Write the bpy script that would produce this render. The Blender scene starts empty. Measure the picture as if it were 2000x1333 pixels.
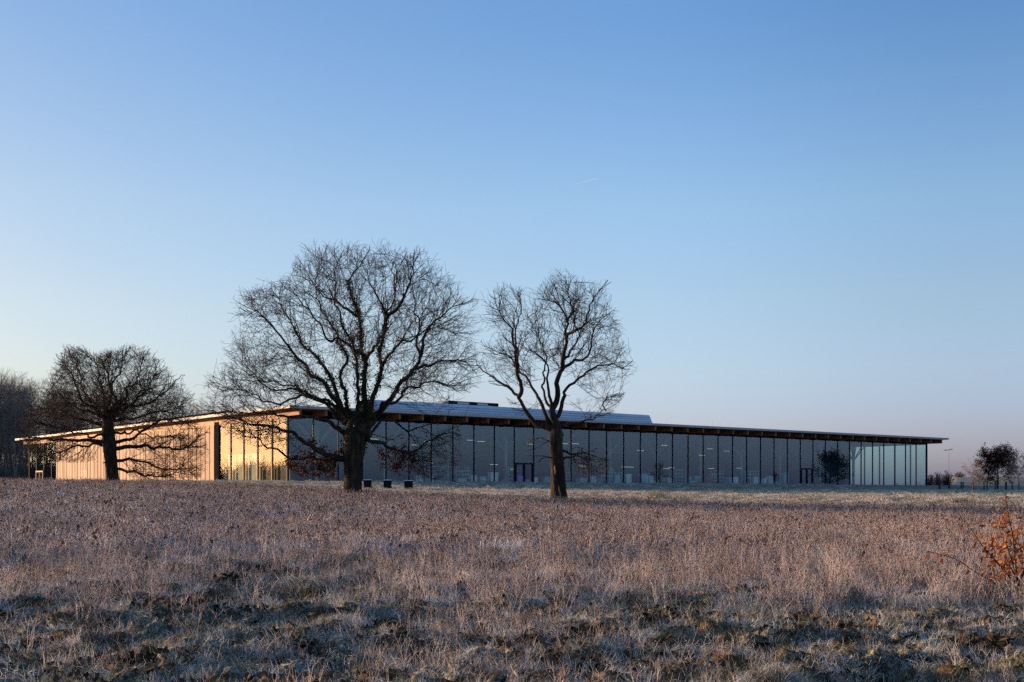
import bpy, math, random
import numpy as np
from mathutils import Vector

# ------------------------------------------------------------------ camera, sky, sun, exposure
S = bpy.context.scene
COL = S.collection
F, HZ, ZC = 2285.0, 959.0, 1.65          # focal length and horizon in photo pixels, eye height in metres
cam = bpy.data.objects.new('camera', bpy.data.cameras.new('camera'))
COL.objects.link(cam)
cam.location = (0, 0, ZC)
cam.rotation_euler = (math.radians(90), 0, 0)
cam.data.sensor_width = 36
cam.data.lens = F / 2000 * 36
cam.data.shift_y = (HZ - 666.5) / 2000
cam.data.clip_start = 0.5
cam.data.clip_end = 90000
S.camera = cam

SUN_EL, SUN_AZ = 5.5, 65.0               # elevation; degrees to the left of the view axis (+Y)
world = bpy.data.worlds.new('World')
S.world = world
world.use_nodes = True
nt = world.node_tree
bg = nt.nodes['Background']
sky = nt.nodes.new('ShaderNodeTexSky')
sky.sky_type = 'NISHITA'
sky.sun_disc = False
sky.sun_elevation = math.radians(SUN_EL)
sky.sun_rotation = math.radians(-SUN_AZ)
sky.altitude = 100
sky.air_density = 1.0
sky.dust_density = 1.0
sky.ozone_density = 2.5
def _ramp(stops):
    r = nt.nodes.new('ShaderNodeValToRGB'); cr = r.color_ramp
    while len(cr.elements) < len(stops): cr.elements.new(.5)
    for e_, (p, c) in zip(cr.elements, stops): e_.position = p; e_.color = (c[0]/2, c[1]/2, c[2]/2, 1)
    return r
# winter air: tint of the clear sky by height, on the sun's side and away from it
_tc = nt.nodes.new('ShaderNodeTexCoord'); _sp = nt.nodes.new('ShaderNodeSeparateXYZ'); nt.links.new(_tc.outputs['Generated'], _sp.inputs[0])
_dp = nt.nodes.new('ShaderNodeVectorMath'); _dp.operation = 'DOT_PRODUCT'
_dp.inputs[1].default_value = (-math.sin(math.radians(SUN_AZ)), math.cos(math.radians(SUN_AZ)), 0); nt.links.new(_tc.outputs['Generated'], _dp.inputs[0])
_mr = nt.nodes.new('ShaderNodeMapRange'); _mr.inputs[1].default_value = 0.03; _mr.inputs[2].default_value = 0.74; nt.links.new(_dp.outputs['Value'], _mr.inputs[0])
_rl = _ramp([(0,(0.66,0.66,1.067)),(0.045,(0.72,0.68,0.951)),(0.1,(0.886,0.783,0.869)),(0.15,(0.999,0.845,0.869)),(0.235,(1.051,0.906,0.909)),(0.37,(0.927,0.906,0.999))])
_rr = _ramp([(0,(0.682,0.88,3.19)),(0.022,(0.935,1.003,2.451)),(0.045,(1.102,1.056,2.018)),(0.1,(1.379,1.234,1.633)),(0.15,(1.512,1.319,1.476)),(0.235,(1.559,1.464,1.583)),(0.37,(1.053,1.232,1.546))])
for r_ in (_rl, _rr): nt.links.new(_sp.outputs['Z'], r_.inputs[0])
_mx = nt.nodes.new('ShaderNodeMix'); _mx.data_type = 'RGBA'
nt.links.new(_mr.outputs[0], _mx.inputs[0]); nt.links.new(_rr.outputs[0], _mx.inputs[6]); nt.links.new(_rl.outputs[0], _mx.inputs[7])
_mu = nt.nodes.new('ShaderNodeMix'); _mu.data_type = 'RGBA'; _mu.blend_type = 'MULTIPLY'; _mu.inputs[0].default_value = 1; _mu.clamp_result = False
nt.links.new(sky.outputs[0], _mu.inputs[6]); nt.links.new(_mx.outputs[2], _mu.inputs[7])
nt.links.new(_mu.outputs[2], bg.inputs[0])
_gm = nt.nodes.new('ShaderNodeMapRange'); _gm.interpolation_type = 'SMOOTHSTEP'          # the sky is deeper away from the sun
_gm.inputs[1].default_value = 0.0; _gm.inputs[2].default_value = 0.33; _gm.inputs[3].default_value = .15*.80; _gm.inputs[4].default_value = .15
nt.links.new(_dp.outputs['Value'], _gm.inputs[0]); nt.links.new(_gm.outputs[0], bg.inputs[1])

sl = bpy.data.lights.new('sun', 'SUN')
sl.energy = 2.6
sl.angle = math.radians(0.6)
sl.color = (1.0, 0.66, 0.40)
sun = bpy.data.objects.new('sun', sl)
COL.objects.link(sun)
_a, _e = math.radians(SUN_AZ), math.radians(SUN_EL)
SDIR = Vector((-math.sin(_a) * math.cos(_e), math.cos(_a) * math.cos(_e), math.sin(_e)))
sun.rotation_euler = SDIR.to_track_quat('Z', 'Y').to_euler()
sun.location = (-60, 30, 40)

vs = S.view_settings
vs.view_transform = 'Standard'
vs.look = 'None'
vs.gamma = 1.0
vs.exposure = 2.0
vs.use_curve_mapping = False
S.render.engine = 'CYCLES'
S.cycles.max_bounces = 8
S.cycles.transparent_max_bounces = 24
S.cycles.use_denoising = False

rng = np.random.default_rng(7)
random.seed(7)

# ------------------------------------------------------------------ helpers
def tag(o, label=None, cat=None, group=None, kind=None):
    if label: o['label'] = label
    if cat: o['category'] = cat
    if group: o['group'] = group
    if kind: o['kind'] = kind
    return o

def thing(name, loc, label, cat, group=None, rz=0.0):
    o = bpy.data.objects.new(name, None)
    o.empty_display_size = 0.2
    COL.objects.link(o)
    o.location = loc
    o.rotation_euler = (0, 0, rz)
    return tag(o, label, cat, group)

def link(name, me, parent=None, mat=None, loc=None):
    o = bpy.data.objects.new(name, me)
    COL.objects.link(o)
    if parent is not None: o.parent = parent
    if mat is not None and not me.materials: me.materials.append(mat)
    if loc is not None: o.location = loc
    return o

def copy_tree(o, parent=None):
    c = o.copy()
    COL.objects.link(c)
    if parent is not None: c.parent = parent
    for ch in list(o.children):
        copy_tree(ch, c)
    return c

def mesh_np(name, verts, faces, smooth=False, sizes=None):
    """faces: (N,k) int array, or flat loop list with sizes."""
    me = bpy.data.meshes.new(name)
    verts = np.asarray(verts, np.float32).reshape(-1, 3)
    if sizes is None:
        faces = np.asarray(faces, np.int32)
        k = faces.shape[1]
        sizes = np.full(len(faces), k, np.int32)
        loops = faces.ravel()
    else:
        loops = np.asarray(faces, np.int32)
        sizes = np.asarray(sizes, np.int32)
    me.vertices.add(len(verts)); me.vertices.foreach_set('co', verts.ravel())
    me.loops.add(len(loops)); me.loops.foreach_set('vertex_index', loops)
    me.polygons.add(len(sizes))
    st = np.concatenate([[0], np.cumsum(sizes)[:-1]]).astype(np.int32)
    me.polygons.foreach_set('loop_start', st)
    me.polygons.foreach_set('loop_total', sizes)
    if smooth: me.polygons.foreach_set('use_smooth', np.ones(len(sizes), bool))
    me.update(calc_edges=True)
    me.validate()
    return me

class MB:
    """collects boxes, prisms and quads for one mesh"""
    def __init__(s): s.v = []; s.f = []
    def add(s, v, f):
        n = len(s.v); s.v += [tuple(p) for p in v]; s.f += [tuple(i + n for i in q) for q in f]; return s
    def box(s, x0, x1, y0, y1, z0, z1):
        v = [(x0,y0,z0),(x1,y0,z0),(x1,y1,z0),(x0,y1,z0),(x0,y0,z1),(x1,y0,z1),(x1,y1,z1),(x0,y1,z1)]
        return s.add(v, [(0,3,2,1),(4,5,6,7),(0,1,5,4),(1,2,6,5),(2,3,7,6),(3,0,4,7)])
    def frust(s, cx, cy, rings):
        """stacked rectangles (z, half x, half y)"""
        v = []
        for z, a, b in rings: v += [(cx-a,cy-b,z),(cx+a,cy-b,z),(cx+a,cy+b,z),(cx-a,cy+b,z)]
        f = [(0,3,2,1)]
        for r in range(len(rings)-1):
            for k in range(4): f.append((r*4+k, r*4+(k+1)%4, r*4+4+(k+1)%4, r*4+4+k))
        n = 4*(len(rings)-1); f.append((n,n+1,n+2,n+3))
        return s.add(v, f)
    def bar(s, p, q, r, k=6, r2=None):
        p, q = Vector(p), Vector(q); r2 = r if r2 is None else r2
        d = (q-p).normalized(); a = d.orthogonal().normalized(); b = d.cross(a)
        v = []
        for c, rr in ((p, r), (q, r2)):
            for i in range(k):
                t = 2*math.pi*i/k; v.append(c + a*rr*math.cos(t) + b*rr*math.sin(t))
        f = [(i, (i+1)%k, k+(i+1)%k, k+i) for i in range(k)]
        f += [tuple(range(k))[::-1], tuple(range(k, 2*k))]
        return s.add(v, f)
    def mesh(s, name):
        me = bpy.data.meshes.new(name); me.from_pydata(s.v, [], s.f); me.update(); return me
    def build(s, name, mat, parent=None, loc=None): return link(name, s.mesh(name), parent, mat, loc)

def at(px, py, d): return Vector(((px-1000)/F*d, d, ZC + (HZ-py)/F*d))
def sstep(x, a, b):
    t = np.clip((x-a)/(b-a), 0, 1); return t*t*(3-2*t)

def _hash(ix, iy, seed):
    n = (ix.astype(np.int64)*374761393 + iy.astype(np.int64)*668265263 + seed*974634777) & 0xffffffff
    n = ((n ^ (n >> 13))*1274126177) & 0xffffffff
    return ((n ^ (n >> 16)) & 0xffff)/65535.0
def vnoise(x, y, seed=0):
    ix, iy = np.floor(x), np.floor(y); fx, fy = x-ix, y-iy
    fx = fx*fx*fx*(fx*(fx*6-15)+10); fy = fy*fy*fy*(fy*(fy*6-15)+10)
    a, b = _hash(ix, iy, seed), _hash(ix+1, iy, seed); c, d = _hash(ix, iy+1, seed), _hash(ix+1, iy+1, seed)
    return (a+(b-a)*fx)*(1-fy) + (c+(d-c)*fx)*fy - 0.5
def fbm(x, y, seed=0, oct=3):
    s = 0; a = 1.0
    for o in range(oct):
        s = s + a*vnoise(x*2**o + 17.3*o, y*2**o - 9.1*o, seed+o); a *= 0.5
    return s

# ------------------------------------------------------------------ materials
def mat(name, color=(.5,.5,.5), rough=.7, spec=.3, metal=0.0):
    m = bpy.data.materials.new(name); m.use_nodes = True
    b = m.node_tree.nodes['Principled BSDF']
    b.inputs['Base Color'].default_value = (*color, 1); b.inputs['Roughness'].default_value = rough
    b.inputs['Specular IOR Level'].default_value = spec; b.inputs['Metallic'].default_value = metal
    return m
def ramp(nt, stops, fac):
    r = nt.nodes.new('ShaderNodeValToRGB'); cr = r.color_ramp
    while len(cr.elements) < len(stops): cr.elements.new(.5)
    for e, (p, c) in zip(cr.elements, stops): e.position = p; e.color = (*c, 1)
    nt.links.new(fac, r.inputs[0]); return r.outputs[0]
def noise_mat(name, stops, scale=(1,1,1), nscale=4.0, detail=5, rough=.8, bump=0.0, spec=.1, rand=0.0, metal=0.0, translucent=0.0, coord='Object'):
    m = mat(name, stops[0][1], rough, spec, metal); nt = m.node_tree; b = nt.nodes['Principled BSDF']
    tc = nt.nodes.new('ShaderNodeTexCoord'); mp = nt.nodes.new('ShaderNodeMapping'); mp.inputs['Scale'].default_value = scale
    nt.links.new(tc.outputs[coord], mp.inputs[0])
    n = nt.nodes.new('ShaderNodeTexNoise'); n.inputs['Scale'].default_value = nscale; n.inputs['Detail'].default_value = detail
    nt.links.new(mp.outputs[0], n.inputs[0])
    fac = n.outputs['Fac']
    if rand:
        oi = nt.nodes.new('ShaderNodeObjectInfo'); ma = nt.nodes.new('ShaderNodeMath'); ma.operation = 'MULTIPLY_ADD'
        mb = nt.nodes.new('ShaderNodeMath'); mb.operation = 'SUBTRACT'; mb.inputs[1].default_value = .5
        nt.links.new(oi.outputs['Random'], mb.inputs[0]); nt.links.new(mb.outputs[0], ma.inputs[0])
        ma.inputs[1].default_value = rand; nt.links.new(fac, ma.inputs[2]); fac = ma.outputs[0]
    c = ramp(nt, stops, fac); nt.links.new(c, b.inputs['Base Color'])
    if bump:
        bp = nt.nodes.new('ShaderNodeBump'); bp.inputs['Strength'].default_value = bump; bp.inputs['Distance'].default_value = .05
        nt.links.new(n.outputs['Fac'], bp.inputs['Height']); nt.links.new(bp.outputs[0], b.inputs['Normal'])
    if translucent:
        tr = nt.nodes.new('ShaderNodeBsdfTranslucent'); mx = nt.nodes.new('ShaderNodeMixShader'); mx.inputs[0].default_value = translucent
        nt.links.new(c, tr.inputs[0]); nt.links.new(b.outputs[0], mx.inputs[1]); nt.links.new(tr.outputs[0], mx.inputs[2])
        nt.links.new(mx.outputs[0], nt.nodes['Material Output'].inputs[0])
    return m
def emit(name, color, strength):
    m = bpy.data.materials.new(name); m.use_nodes = True; nt = m.node_tree
    e = nt.nodes.new('ShaderNodeEmission'); e.inputs[0].default_value = (*color, 1); e.inputs[1].default_value = strength
    nt.links.new(e.outputs[0], nt.nodes['Material Output'].inputs[0]); return m
def glass_mat(name, tint, ior=1.5, coat=(.62,.79,1.0)):
    m = bpy.data.materials.new(name); m.use_nodes = True; nt = m.node_tree; N = nt.nodes
    N.remove(N['Principled BSDF'])
    tr = N.new('ShaderNodeBsdfTransparent'); tr.inputs[0].default_value = (*tint, 1)
    gl = N.new('ShaderNodeBsdfGlossy'); gl.inputs['Roughness'].default_value = 0.012; gl.inputs[0].default_value = (*coat, 1)
    geo = N.new('ShaderNodeNewGeometry'); mr = N.new('ShaderNodeMapRange')
    mr.inputs['To Min'].default_value = ior; mr.inputs['To Max'].default_value = 1/ior     # same reflectance from both sides of a thin pane
    fr = N.new('ShaderNodeFresnel'); mx = N.new('ShaderNodeMixShader')
    nt.links.new(geo.outputs['Backfacing'], mr.inputs['Value']); nt.links.new(mr.outputs[0], fr.inputs['IOR'])
    tc = N.new('ShaderNodeTexCoord'); no = N.new('ShaderNodeTexNoise'); no.inputs['Scale'].default_value = .35; no.inputs['Detail'].default_value = 1
    bp = N.new('ShaderNodeBump'); bp.inputs['Strength'].default_value = .02; bp.inputs['Distance'].default_value = .1
    nt.links.new(tc.outputs['Object'], no.inputs[0]); nt.links.new(no.outputs['Fac'], bp.inputs['Height']); nt.links.new(bp.outputs[0], gl.inputs['Normal'])
    nt.links.new(fr.outputs[0], mx.inputs[0]); nt.links.new(tr.outputs[0], mx.inputs[1]); nt.links.new(gl.outputs[0], mx.inputs[2])
    nt.links.new(mx.outputs[0], N['Material Output'].inputs[0]); return m

M = {}
M['bark'] = noise_mat('bark', [(.3,(.014,.010,.008)),(.5,(.034,.024,.018)),(.72,(.075,.056,.042))], (1,1,.25), 5, 8, .95, .9)
M['twig'] = noise_mat('twig_bark', [(.3,(.032,.022,.018)),(.7,(.07,.048,.038))], (1,1,1), 3, 2, .9)
M['dark_bark'] = noise_mat('charred_bark', [(.3,(.008,.007,.006)),(.7,(.03,.024,.02))], (1,1,.3), 5, 6, .95, .8)
M['bare_wood'] = noise_mat('bare_wood', [(.3,(.16,.11,.075)),(.7,(.30,.22,.15))], (3,3,.5), 5, 4, .85, .4)
M['ivy'] = noise_mat('ivy_leaf', [(.35,(.012,.022,.008)),(.65,(.035,.055,.016))], (1,1,1), 6, 2, .5)
M['oak_leaf'] = noise_mat('dry_oak_leaf', [(.3,(.03,.013,.010)),(.55,(.06,.025,.017)),(.75,(.10,.045,.026))], (1,1,1), 3, 2, .7, translucent=.25)
M['dark_leaf'] = noise_mat('dark_oak_leaf', [(.3,(.05,.017,.014)),(.7,(.13,.042,.032))], (1,1,1), 3, 2, .7, translucent=.4)
M['orange_leaf'] = noise_mat('rust_orange_leaf', [(.22,(.08,.032,.016)),(.5,(.28,.10,.036)),(.78,(.46,.18,.06))], (1,1,1), 8, 3, .65, rand=.5, translucent=.35)
M['wood_twig'] = noise_mat('wood_twig', [(.3,(.13,.10,.085)),(.7,(.24,.19,.16))], (1,1,1), .6, 2, .9)
M['far_twig'] = noise_mat('far_twig', [(.3,(.20,.18,.15)),(.7,(.34,.31,.26))], (1,1,1), .6, 2, .9, translucent=.3)
M['cladding'] = noise_mat('larch_board', [(.25,(.26,.165,.105)),(.5,(.38,.25,.165)),(.75,(.48,.325,.225))], (6,6,.25), 2.2, 6, .7, .15, rand=.35)
M['rafter'] = noise_mat('glulam_rafter', [(.3,(.20,.075,.036)),(.7,(.34,.14,.065))], (.6,.6,5), 3, 5, .65, .1, rand=.2)
M['frieze'] = noise_mat('frieze_board', [(.3,(.46,.27,.14)),(.7,(.60,.38,.21))], (1,.3,5), 2, 4, .7)
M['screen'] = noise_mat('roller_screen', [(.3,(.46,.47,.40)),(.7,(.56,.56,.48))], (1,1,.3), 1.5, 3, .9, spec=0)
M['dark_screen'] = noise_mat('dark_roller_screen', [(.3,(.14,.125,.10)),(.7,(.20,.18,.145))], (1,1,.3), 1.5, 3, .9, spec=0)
M['fascia'] = noise_mat('roof_edge_metal', [(.3,(.34,.29,.26)),(.7,(.46,.40,.36))], (.3,.3,6), 2, 4, .55)
M['soffit'] = noise_mat('soffit_board', [(.3,(.16,.10,.07)),(.7,(.24,.15,.10))], (1,5,1), 2, 4, .7)
M['frame'] = mat('dark_frame', (.012,.016,.024), .7, .12)
M['black'] = noise_mat('black_panel', [(.3,(.012,.012,.014)),(.7,(.022,.021,.022))], (1,1,1), 2, 3, .95, spec=.0)
M['zinc'] = noise_mat('zinc_strip', [(.3,(.46,.50,.55)),(.7,(.58,.61,.65))], (.25,1,1), 1.2, 4, .5, .0, metal=.3, rand=.2)
M['roofing'] = noise_mat('roof_membrane', [(.3,(.18,.18,.19)),(.7,(.3,.3,.31))], (1,1,1), .5, 4, .8)
M['plant_box'] = mat('pale_box_panel', (.42,.40,.36), .5, .4)
M['glass'] = glass_mat('tinted_glass', (.84,.94,.92), 1.62)
M['sky_glow_glass'] = glass_mat('sky_glow_glass', (.92,.92,.88), 1.5, (.64,.60,.55))  # gold of the mirrored low-sun sky put into the coat colour
M['door_glass'] = glass_mat('violet_glass', (.72,.64,.86), 1.6)
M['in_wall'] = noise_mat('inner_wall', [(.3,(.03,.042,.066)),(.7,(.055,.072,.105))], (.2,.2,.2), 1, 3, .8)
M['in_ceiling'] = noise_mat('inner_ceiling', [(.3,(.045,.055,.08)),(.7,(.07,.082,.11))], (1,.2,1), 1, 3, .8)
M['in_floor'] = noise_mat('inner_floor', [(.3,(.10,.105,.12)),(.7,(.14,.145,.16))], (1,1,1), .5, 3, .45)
M['column'] = mat('column_paint', (.34,.35,.35), .5)
M['lamp_on'] = emit('lamp_diffuser', (1.0,.93,.82), .38)
M['case'] = noise_mat('shelving_steel', [(.3,(.40,.46,.50)),(.7,(.65,.72,.75))], (1,1,1), 2, 2, .5, rand=.5)
M['crate'] = noise_mat('crate_card', [(.3,(.40,.42,.44)),(.7,(.80,.80,.80))], (1,1,1), 2, 2, .7, rand=.7)
M['teal'] = mat('teal_cover', (.20,.45,.50), .6)
M['red'] = mat('red_case', (.28,.06,.05), .6)
M['frost_cap'] = noise_mat('frosted_lid', [(.3,(.62,.64,.68)),(.7,(.80,.81,.83))], (1,1,1), 6, 3, .8)
M['post'] = mat('fence_post', (.012,.016,.02), .5)
M['pole'] = mat('lamp_pole', (.10,.10,.105), .5, .3)
M['contrail'] = mat('contrail_ice', (.9,.9,.9), 1, 0)
M['trail'] = mat('contrail_vapour', (.95,.95,.95), 1, 0)
_n = M['trail'].node_tree; _t = _n.nodes.new('ShaderNodeBsdfTransparent'); _u = _n.nodes.new('ShaderNodeBsdfTranslucent'); _a, _b = _n.nodes.new('ShaderNodeMixShader'), _n.nodes.new('ShaderNodeMixShader')
_u.inputs[0].default_value = (.95,.95,.95,1); _b.inputs[0].default_value = .17
_n.links.new(_n.nodes['Principled BSDF'].outputs[0], _a.inputs[1]); _n.links.new(_u.outputs[0], _a.inputs[2]); _n.links.new(_t.outputs[0], _b.inputs[1]); _n.links.new(_a.outputs[0], _b.inputs[2])
_n.links.new(_b.outputs[0], _n.nodes['Material Output'].inputs[0])

# ------------------------------------------------------------------ ground
EX, EY = F/3697.5, 2907/3697.5                       # unit vectors of the building: along the front (EY,EX), inward (-EX,EY)
C0 = np.array([(561.58-1000)/F*121.5, 121.5])        # near corner of the glass front
DT = np.array([10, 20, 35, 50, 65, 75, 90, 105, 120, 140, 165, 200, 260.])
PT = np.array([-300, 0, 250, 450, 690, 850, 1090, 1300, 1600, 2000, 2400.])
YT = np.array([
 [1336]*11,
 [1140,1141,1142,1143,1144,1145,1146,1147,1147,1147,1147],
 [1034,1036,1039,1043,1048,1052,1056,1059,1061,1061,1061],
 [980,983,988,994,1003,1009,1016,1021,1024,1024,1023],
 [953,957,962,968,978,983,990,995,998,998,997],
 [946,949,954,959,968,973,980,986,988,988,987],
 [952,954,956,958,960,964,967,970,971,970,969],
 [955,956,956,956,955,957,960,963,965,965,964],
 [957,957,957,956,955,955,958,961,962,962,962],
 [958,958,958,957,956,955,957,959,960,961,961],
 [958,958,958,958,957,957,957,958,959,960,960],
 [957,957,957,958,958,958,958,958,959,959,958],
 [957,957,957,958,958,958,958,958,958,957,957.]])
ZT = ZC + (HZ-YT)*DT[:, None]/F
_df = np.arange(0, 261, 1.0)
_zf = np.stack([np.interp(_df, np.concatenate([[0], DT]), np.concatenate([[0], ZT[:, j]])) for j in range(len(PT))], 1)
_k = np.exp(-0.5*(np.arange(-8, 9)/2.2)**2); _k /= _k.sum()
_zp = np.pad(_zf, ((8, 8), (0, 0)), 'edge')
_zf = np.stack([np.convolve(_zp[:, j], _k, 'valid') for j in range(len(PT))], 1)
_pf = np.linspace(PT[0], PT[-1], 272)
_zff = np.stack([np.interp(_pf, PT, _zf[r]) for r in range(len(_df))], 0)
_k2 = np.exp(-0.5*(np.arange(-20, 21)/9.0)**2); _k2 /= _k2.sum()
_zff = np.stack([np.convolve(np.pad(_zff[r], 20, 'edge'), _k2, 'valid') for r in range(len(_df))], 0)

def mown(x, y):
    d = np.hypot(x, y); px = 1000 + F*x/np.maximum(y, .5)
    edge = np.interp(px, [0, 450, 690, 850, 1090, 1300, 2000], [84, 80, 73, 70, 69, 68, 68]) + 3*vnoise(x*.12, y*.12, 5) + 1.5*vnoise(x*.7, y*.7, 6)
    return sstep(d, edge-.8, edge+1.2)*(y > 0)
def hfun(x, y, rough=True):
    x = np.asarray(x, float); y = np.asarray(y, float)
    yy = np.maximum(y, 0.5); px = np.clip(1000 + F*x/yy, PT[0], PT[-1])
    d = np.clip(y, 0, 259.99)
    i = d.astype(int); fd = d-i; c = (px-_pf[0])/(_pf[1]-_pf[0]); j = np.clip(c.astype(int), 0, len(_pf)-2); fc = c-j
    z = (_zff[i, j]*(1-fc)+_zff[i, j+1]*fc)*(1-fd) + (_zff[i+1, j]*(1-fc)+_zff[i+1, j+1]*fc)*fd
    # plateau along the glass front with a grassy slope before it
    q = -((x-C0[0])*(-EX) + (y-C0[1])*EY)            # metres in front of the glass
    s = (x-C0[0])*EY + (y-C0[1])*EX                  # metres along the front
    q0 = np.interp(s, [-20, 20, 45, 60, 150], [24, 20, 15, 11.5, 11.5]) + 1.2*vnoise(s*.12, q*.1, 31)
    pl = ZC + .86 + .06*vnoise(s*.2, q*.2, 32) - .03*np.clip(q-4, 0, 5)
    w = sstep(-q, -q0, -7.0)*sstep(s, -60, -15)*sstep(-s, -190, -135)
    z = z*(1-w) + np.maximum(z, pl)*w
    far = np.hypot(x, y)
    # bank on the right behind the fence
    bk = sstep(px, 1808, 1870)*sstep(y, 230, 296)*(1-sstep(y, 290, 380)*.4)
    z = z + np.where(y > 150, bk*(3.3+.4*vnoise(x*.05, y*.05, 9)), 0)
    z = z - 6*sstep(far, 350, 1500)
    if rough:
        mw = mown(x, y); nr = 1-sstep(far, 22, 55)
        z = z + (1-mw)*(.05*fbm(x*.9, y*.9, 11, 3) + (.05+.15*nr)*fbm(x*1.5, y*1.5, 12, 4)*(.5+.9*sstep(vnoise(x*.35, y*.35, 14), -.15, .25)))
        z = z + mw*(.07*fbm(x*.45, y*.45, 21, 3) + .04*fbm(x*1.6, y*1.6, 22, 2))*(far < 400)
        z = z + .10*vnoise(x*.15, y*.15, 23)*(far < 300)*sstep(far, 8, 20)
    return z
def hz(x, y): return float(hfun(np.array([x]), np.array([y]))[0])
def hz0(x, y): return float(hfun(np.array([x]), np.array([y]), False)[0])

r1 = np.geomspace(1.2, 7, 22)[:-1]; r2 = np.geomspace(7, 30, 250)[:-1]; r3 = np.geomspace(30, 230, 210)[:-1]; r4 = np.geomspace(230, 6000, 50)
r4 = np.geomspace(230, 1500, 40)
R = np.concatenate([r1, r2, r3, r4])
A = np.concatenate([np.linspace(-43, 43, 600), np.linspace(43, 317, 80)[1:-1]])*math.pi/180
RR, AA = np.meshgrid(R, A, indexing='ij')
GX, GY = RR*np.sin(AA), RR*np.cos(AA)
GZ = hfun(GX, GY)
nr_, na_ = RR.shape
V = np.stack([GX, GY, GZ], -1).reshape(-1, 3)
ii, jj = np.meshgrid(np.arange(nr_-1), np.arange(na_), indexing='ij'); j2 = (jj+1) % na_
FQ = np.stack([ii*na_+jj, ii*na_+j2, (ii+1)*na_+j2, (ii+1)*na_+jj], -1).reshape(-1, 4)
V = np.vstack([V, [[0, 0, 0.]]]); ctr = len(V)-1
j = np.arange(na_); FT = np.stack([np.full(na_, ctr), (j+1) % na_, j], -1)
loops = np.concatenate([FQ.ravel(), FT.ravel()]); sizes = np.concatenate([np.full(len(FQ), 4), np.full(len(FT), 3)])
gme = mesh_np('ground', V, loops, True, sizes)
_mw = gme.attributes.new('mown', 'FLOAT', 'POINT')
_mw.data.foreach_set('value', np.concatenate([mown(GX, GY).ravel(), [0]]).astype(np.float32))

def ground_material():
    m = mat('frosted_ground', (.1,.1,.1), .95, .1); nt = m.node_tree; N = nt.nodes; L = nt.links; b = N['Principled BSDF']
    g = N.new('ShaderNodeNewGeometry')
    def nz(sc, det=5, rough=.6):
        n = N.new('ShaderNodeTexNoise'); n.inputs['Scale'].default_value = sc; n.inputs['Detail'].default_value = det; n.inputs['Roughness'].default_value = rough
        L.new(g.outputs['Position'], n.inputs[0]); return n.outputs['Fac']
    fine, mid, big = nz(9, 8, .7), nz(1.3, 6), nz(.22, 4)
    field = ramp(nt, [(.32,(.035,.03,.02)),(.46,(.12,.10,.08)),(.58,(.34,.31,.28)),(.72,(.62,.60,.57))], fine)
    grass = ramp(nt, [(.30,(.10,.09,.05)),(.45,(.22,.19,.13)),(.58,(.34,.30,.23)),(.74,(.50,.47,.42))], fine)
    gr2 = ramp(nt, [(.3,(.10,.125,.085)),(.7,(.30,.33,.30))], mid)
    mx0 = N.new('ShaderNodeMix'); mx0.data_type = 'RGBA'; bf = ramp(nt, [(.42,(0,0,0)),(.62,(1,1,1))], big)
    L.new(bf, mx0.inputs[0]); L.new(grass, mx0.inputs[6]); L.new(gr2, mx0.inputs[7])
    at_ = N.new('ShaderNodeAttribute'); at_.attribute_name = 'mown'
    mx = N.new('ShaderNodeMix'); mx.data_type = 'RGBA'
    L.new(at_.outputs['Fac'], mx.inputs[0]); L.new(field, mx.inputs[6]); L.new(mx0.outputs[2], mx.inputs[7])
    L.new(mx.outputs[2], b.inputs['Base Color'])
    bp = N.new('ShaderNodeBump'); bp.inputs['Strength'].default_value = .9; bp.inputs['Distance'].default_value = .06
    L.new(fine, bp.inputs['Height']); L.new(bp.outputs[0], b.inputs['Normal'])
    return m
tag(link('ground', gme, None, ground_material()), kind='structure')

# ------------------------------------------------------------------ the glass building
ANG = math.atan2(EX, EY)
def hh(h): return h - .8                              # heights are given above eye level; the building's origin is its floor
B = thing('glass_building', (C0[0], C0[1], ZC+.8), 'long low glass and timber building with dark rafters under a thin flat roof', 'building', None, ANG)
LX, LY, NB = 117.0, 91.3, 39
def bx(name, m, *a): return MB().box(*a).build(name, m, B)
GT = 7.62                                             # top of the glass above eye level
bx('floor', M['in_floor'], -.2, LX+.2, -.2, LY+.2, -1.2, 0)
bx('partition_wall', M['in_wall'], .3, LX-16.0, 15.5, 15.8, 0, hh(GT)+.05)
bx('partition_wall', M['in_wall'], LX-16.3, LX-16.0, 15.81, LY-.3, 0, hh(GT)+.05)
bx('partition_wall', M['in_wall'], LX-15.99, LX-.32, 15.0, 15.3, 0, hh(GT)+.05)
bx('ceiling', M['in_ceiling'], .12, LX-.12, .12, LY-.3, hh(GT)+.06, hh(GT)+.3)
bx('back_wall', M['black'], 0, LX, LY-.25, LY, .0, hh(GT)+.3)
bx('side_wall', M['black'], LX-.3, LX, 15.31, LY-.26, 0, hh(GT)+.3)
bx('roof', M['roofing'], -1.3, LX+1.3, -3.1, LY+3.1, hh(8.40), hh(8.62))
# thin metal roof edge, four pieces
bx('fascia', M['fascia'], -1.4, LX+1.4, -3.2, -3.103, hh(8.38), hh(8.66))
bx('fascia', M['fascia'], -1.4, -1.303, -3.1, LY+3.1, hh(8.38), hh(8.66))
bx('fascia', M['fascia'], LX+1.303, LX+1.4, -3.1, LY+3.1, hh(8.38), hh(8.66))
bx('fascia', M['fascia'], -1.4, LX+1.4, LY+3.103, LY+3.2, hh(8.38), hh(8.66))
bx('soffit', M['soffit'], -1.28, LX+1.28, -3.08, LY+3.08, hh(8.37), hh(8.396))
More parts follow.
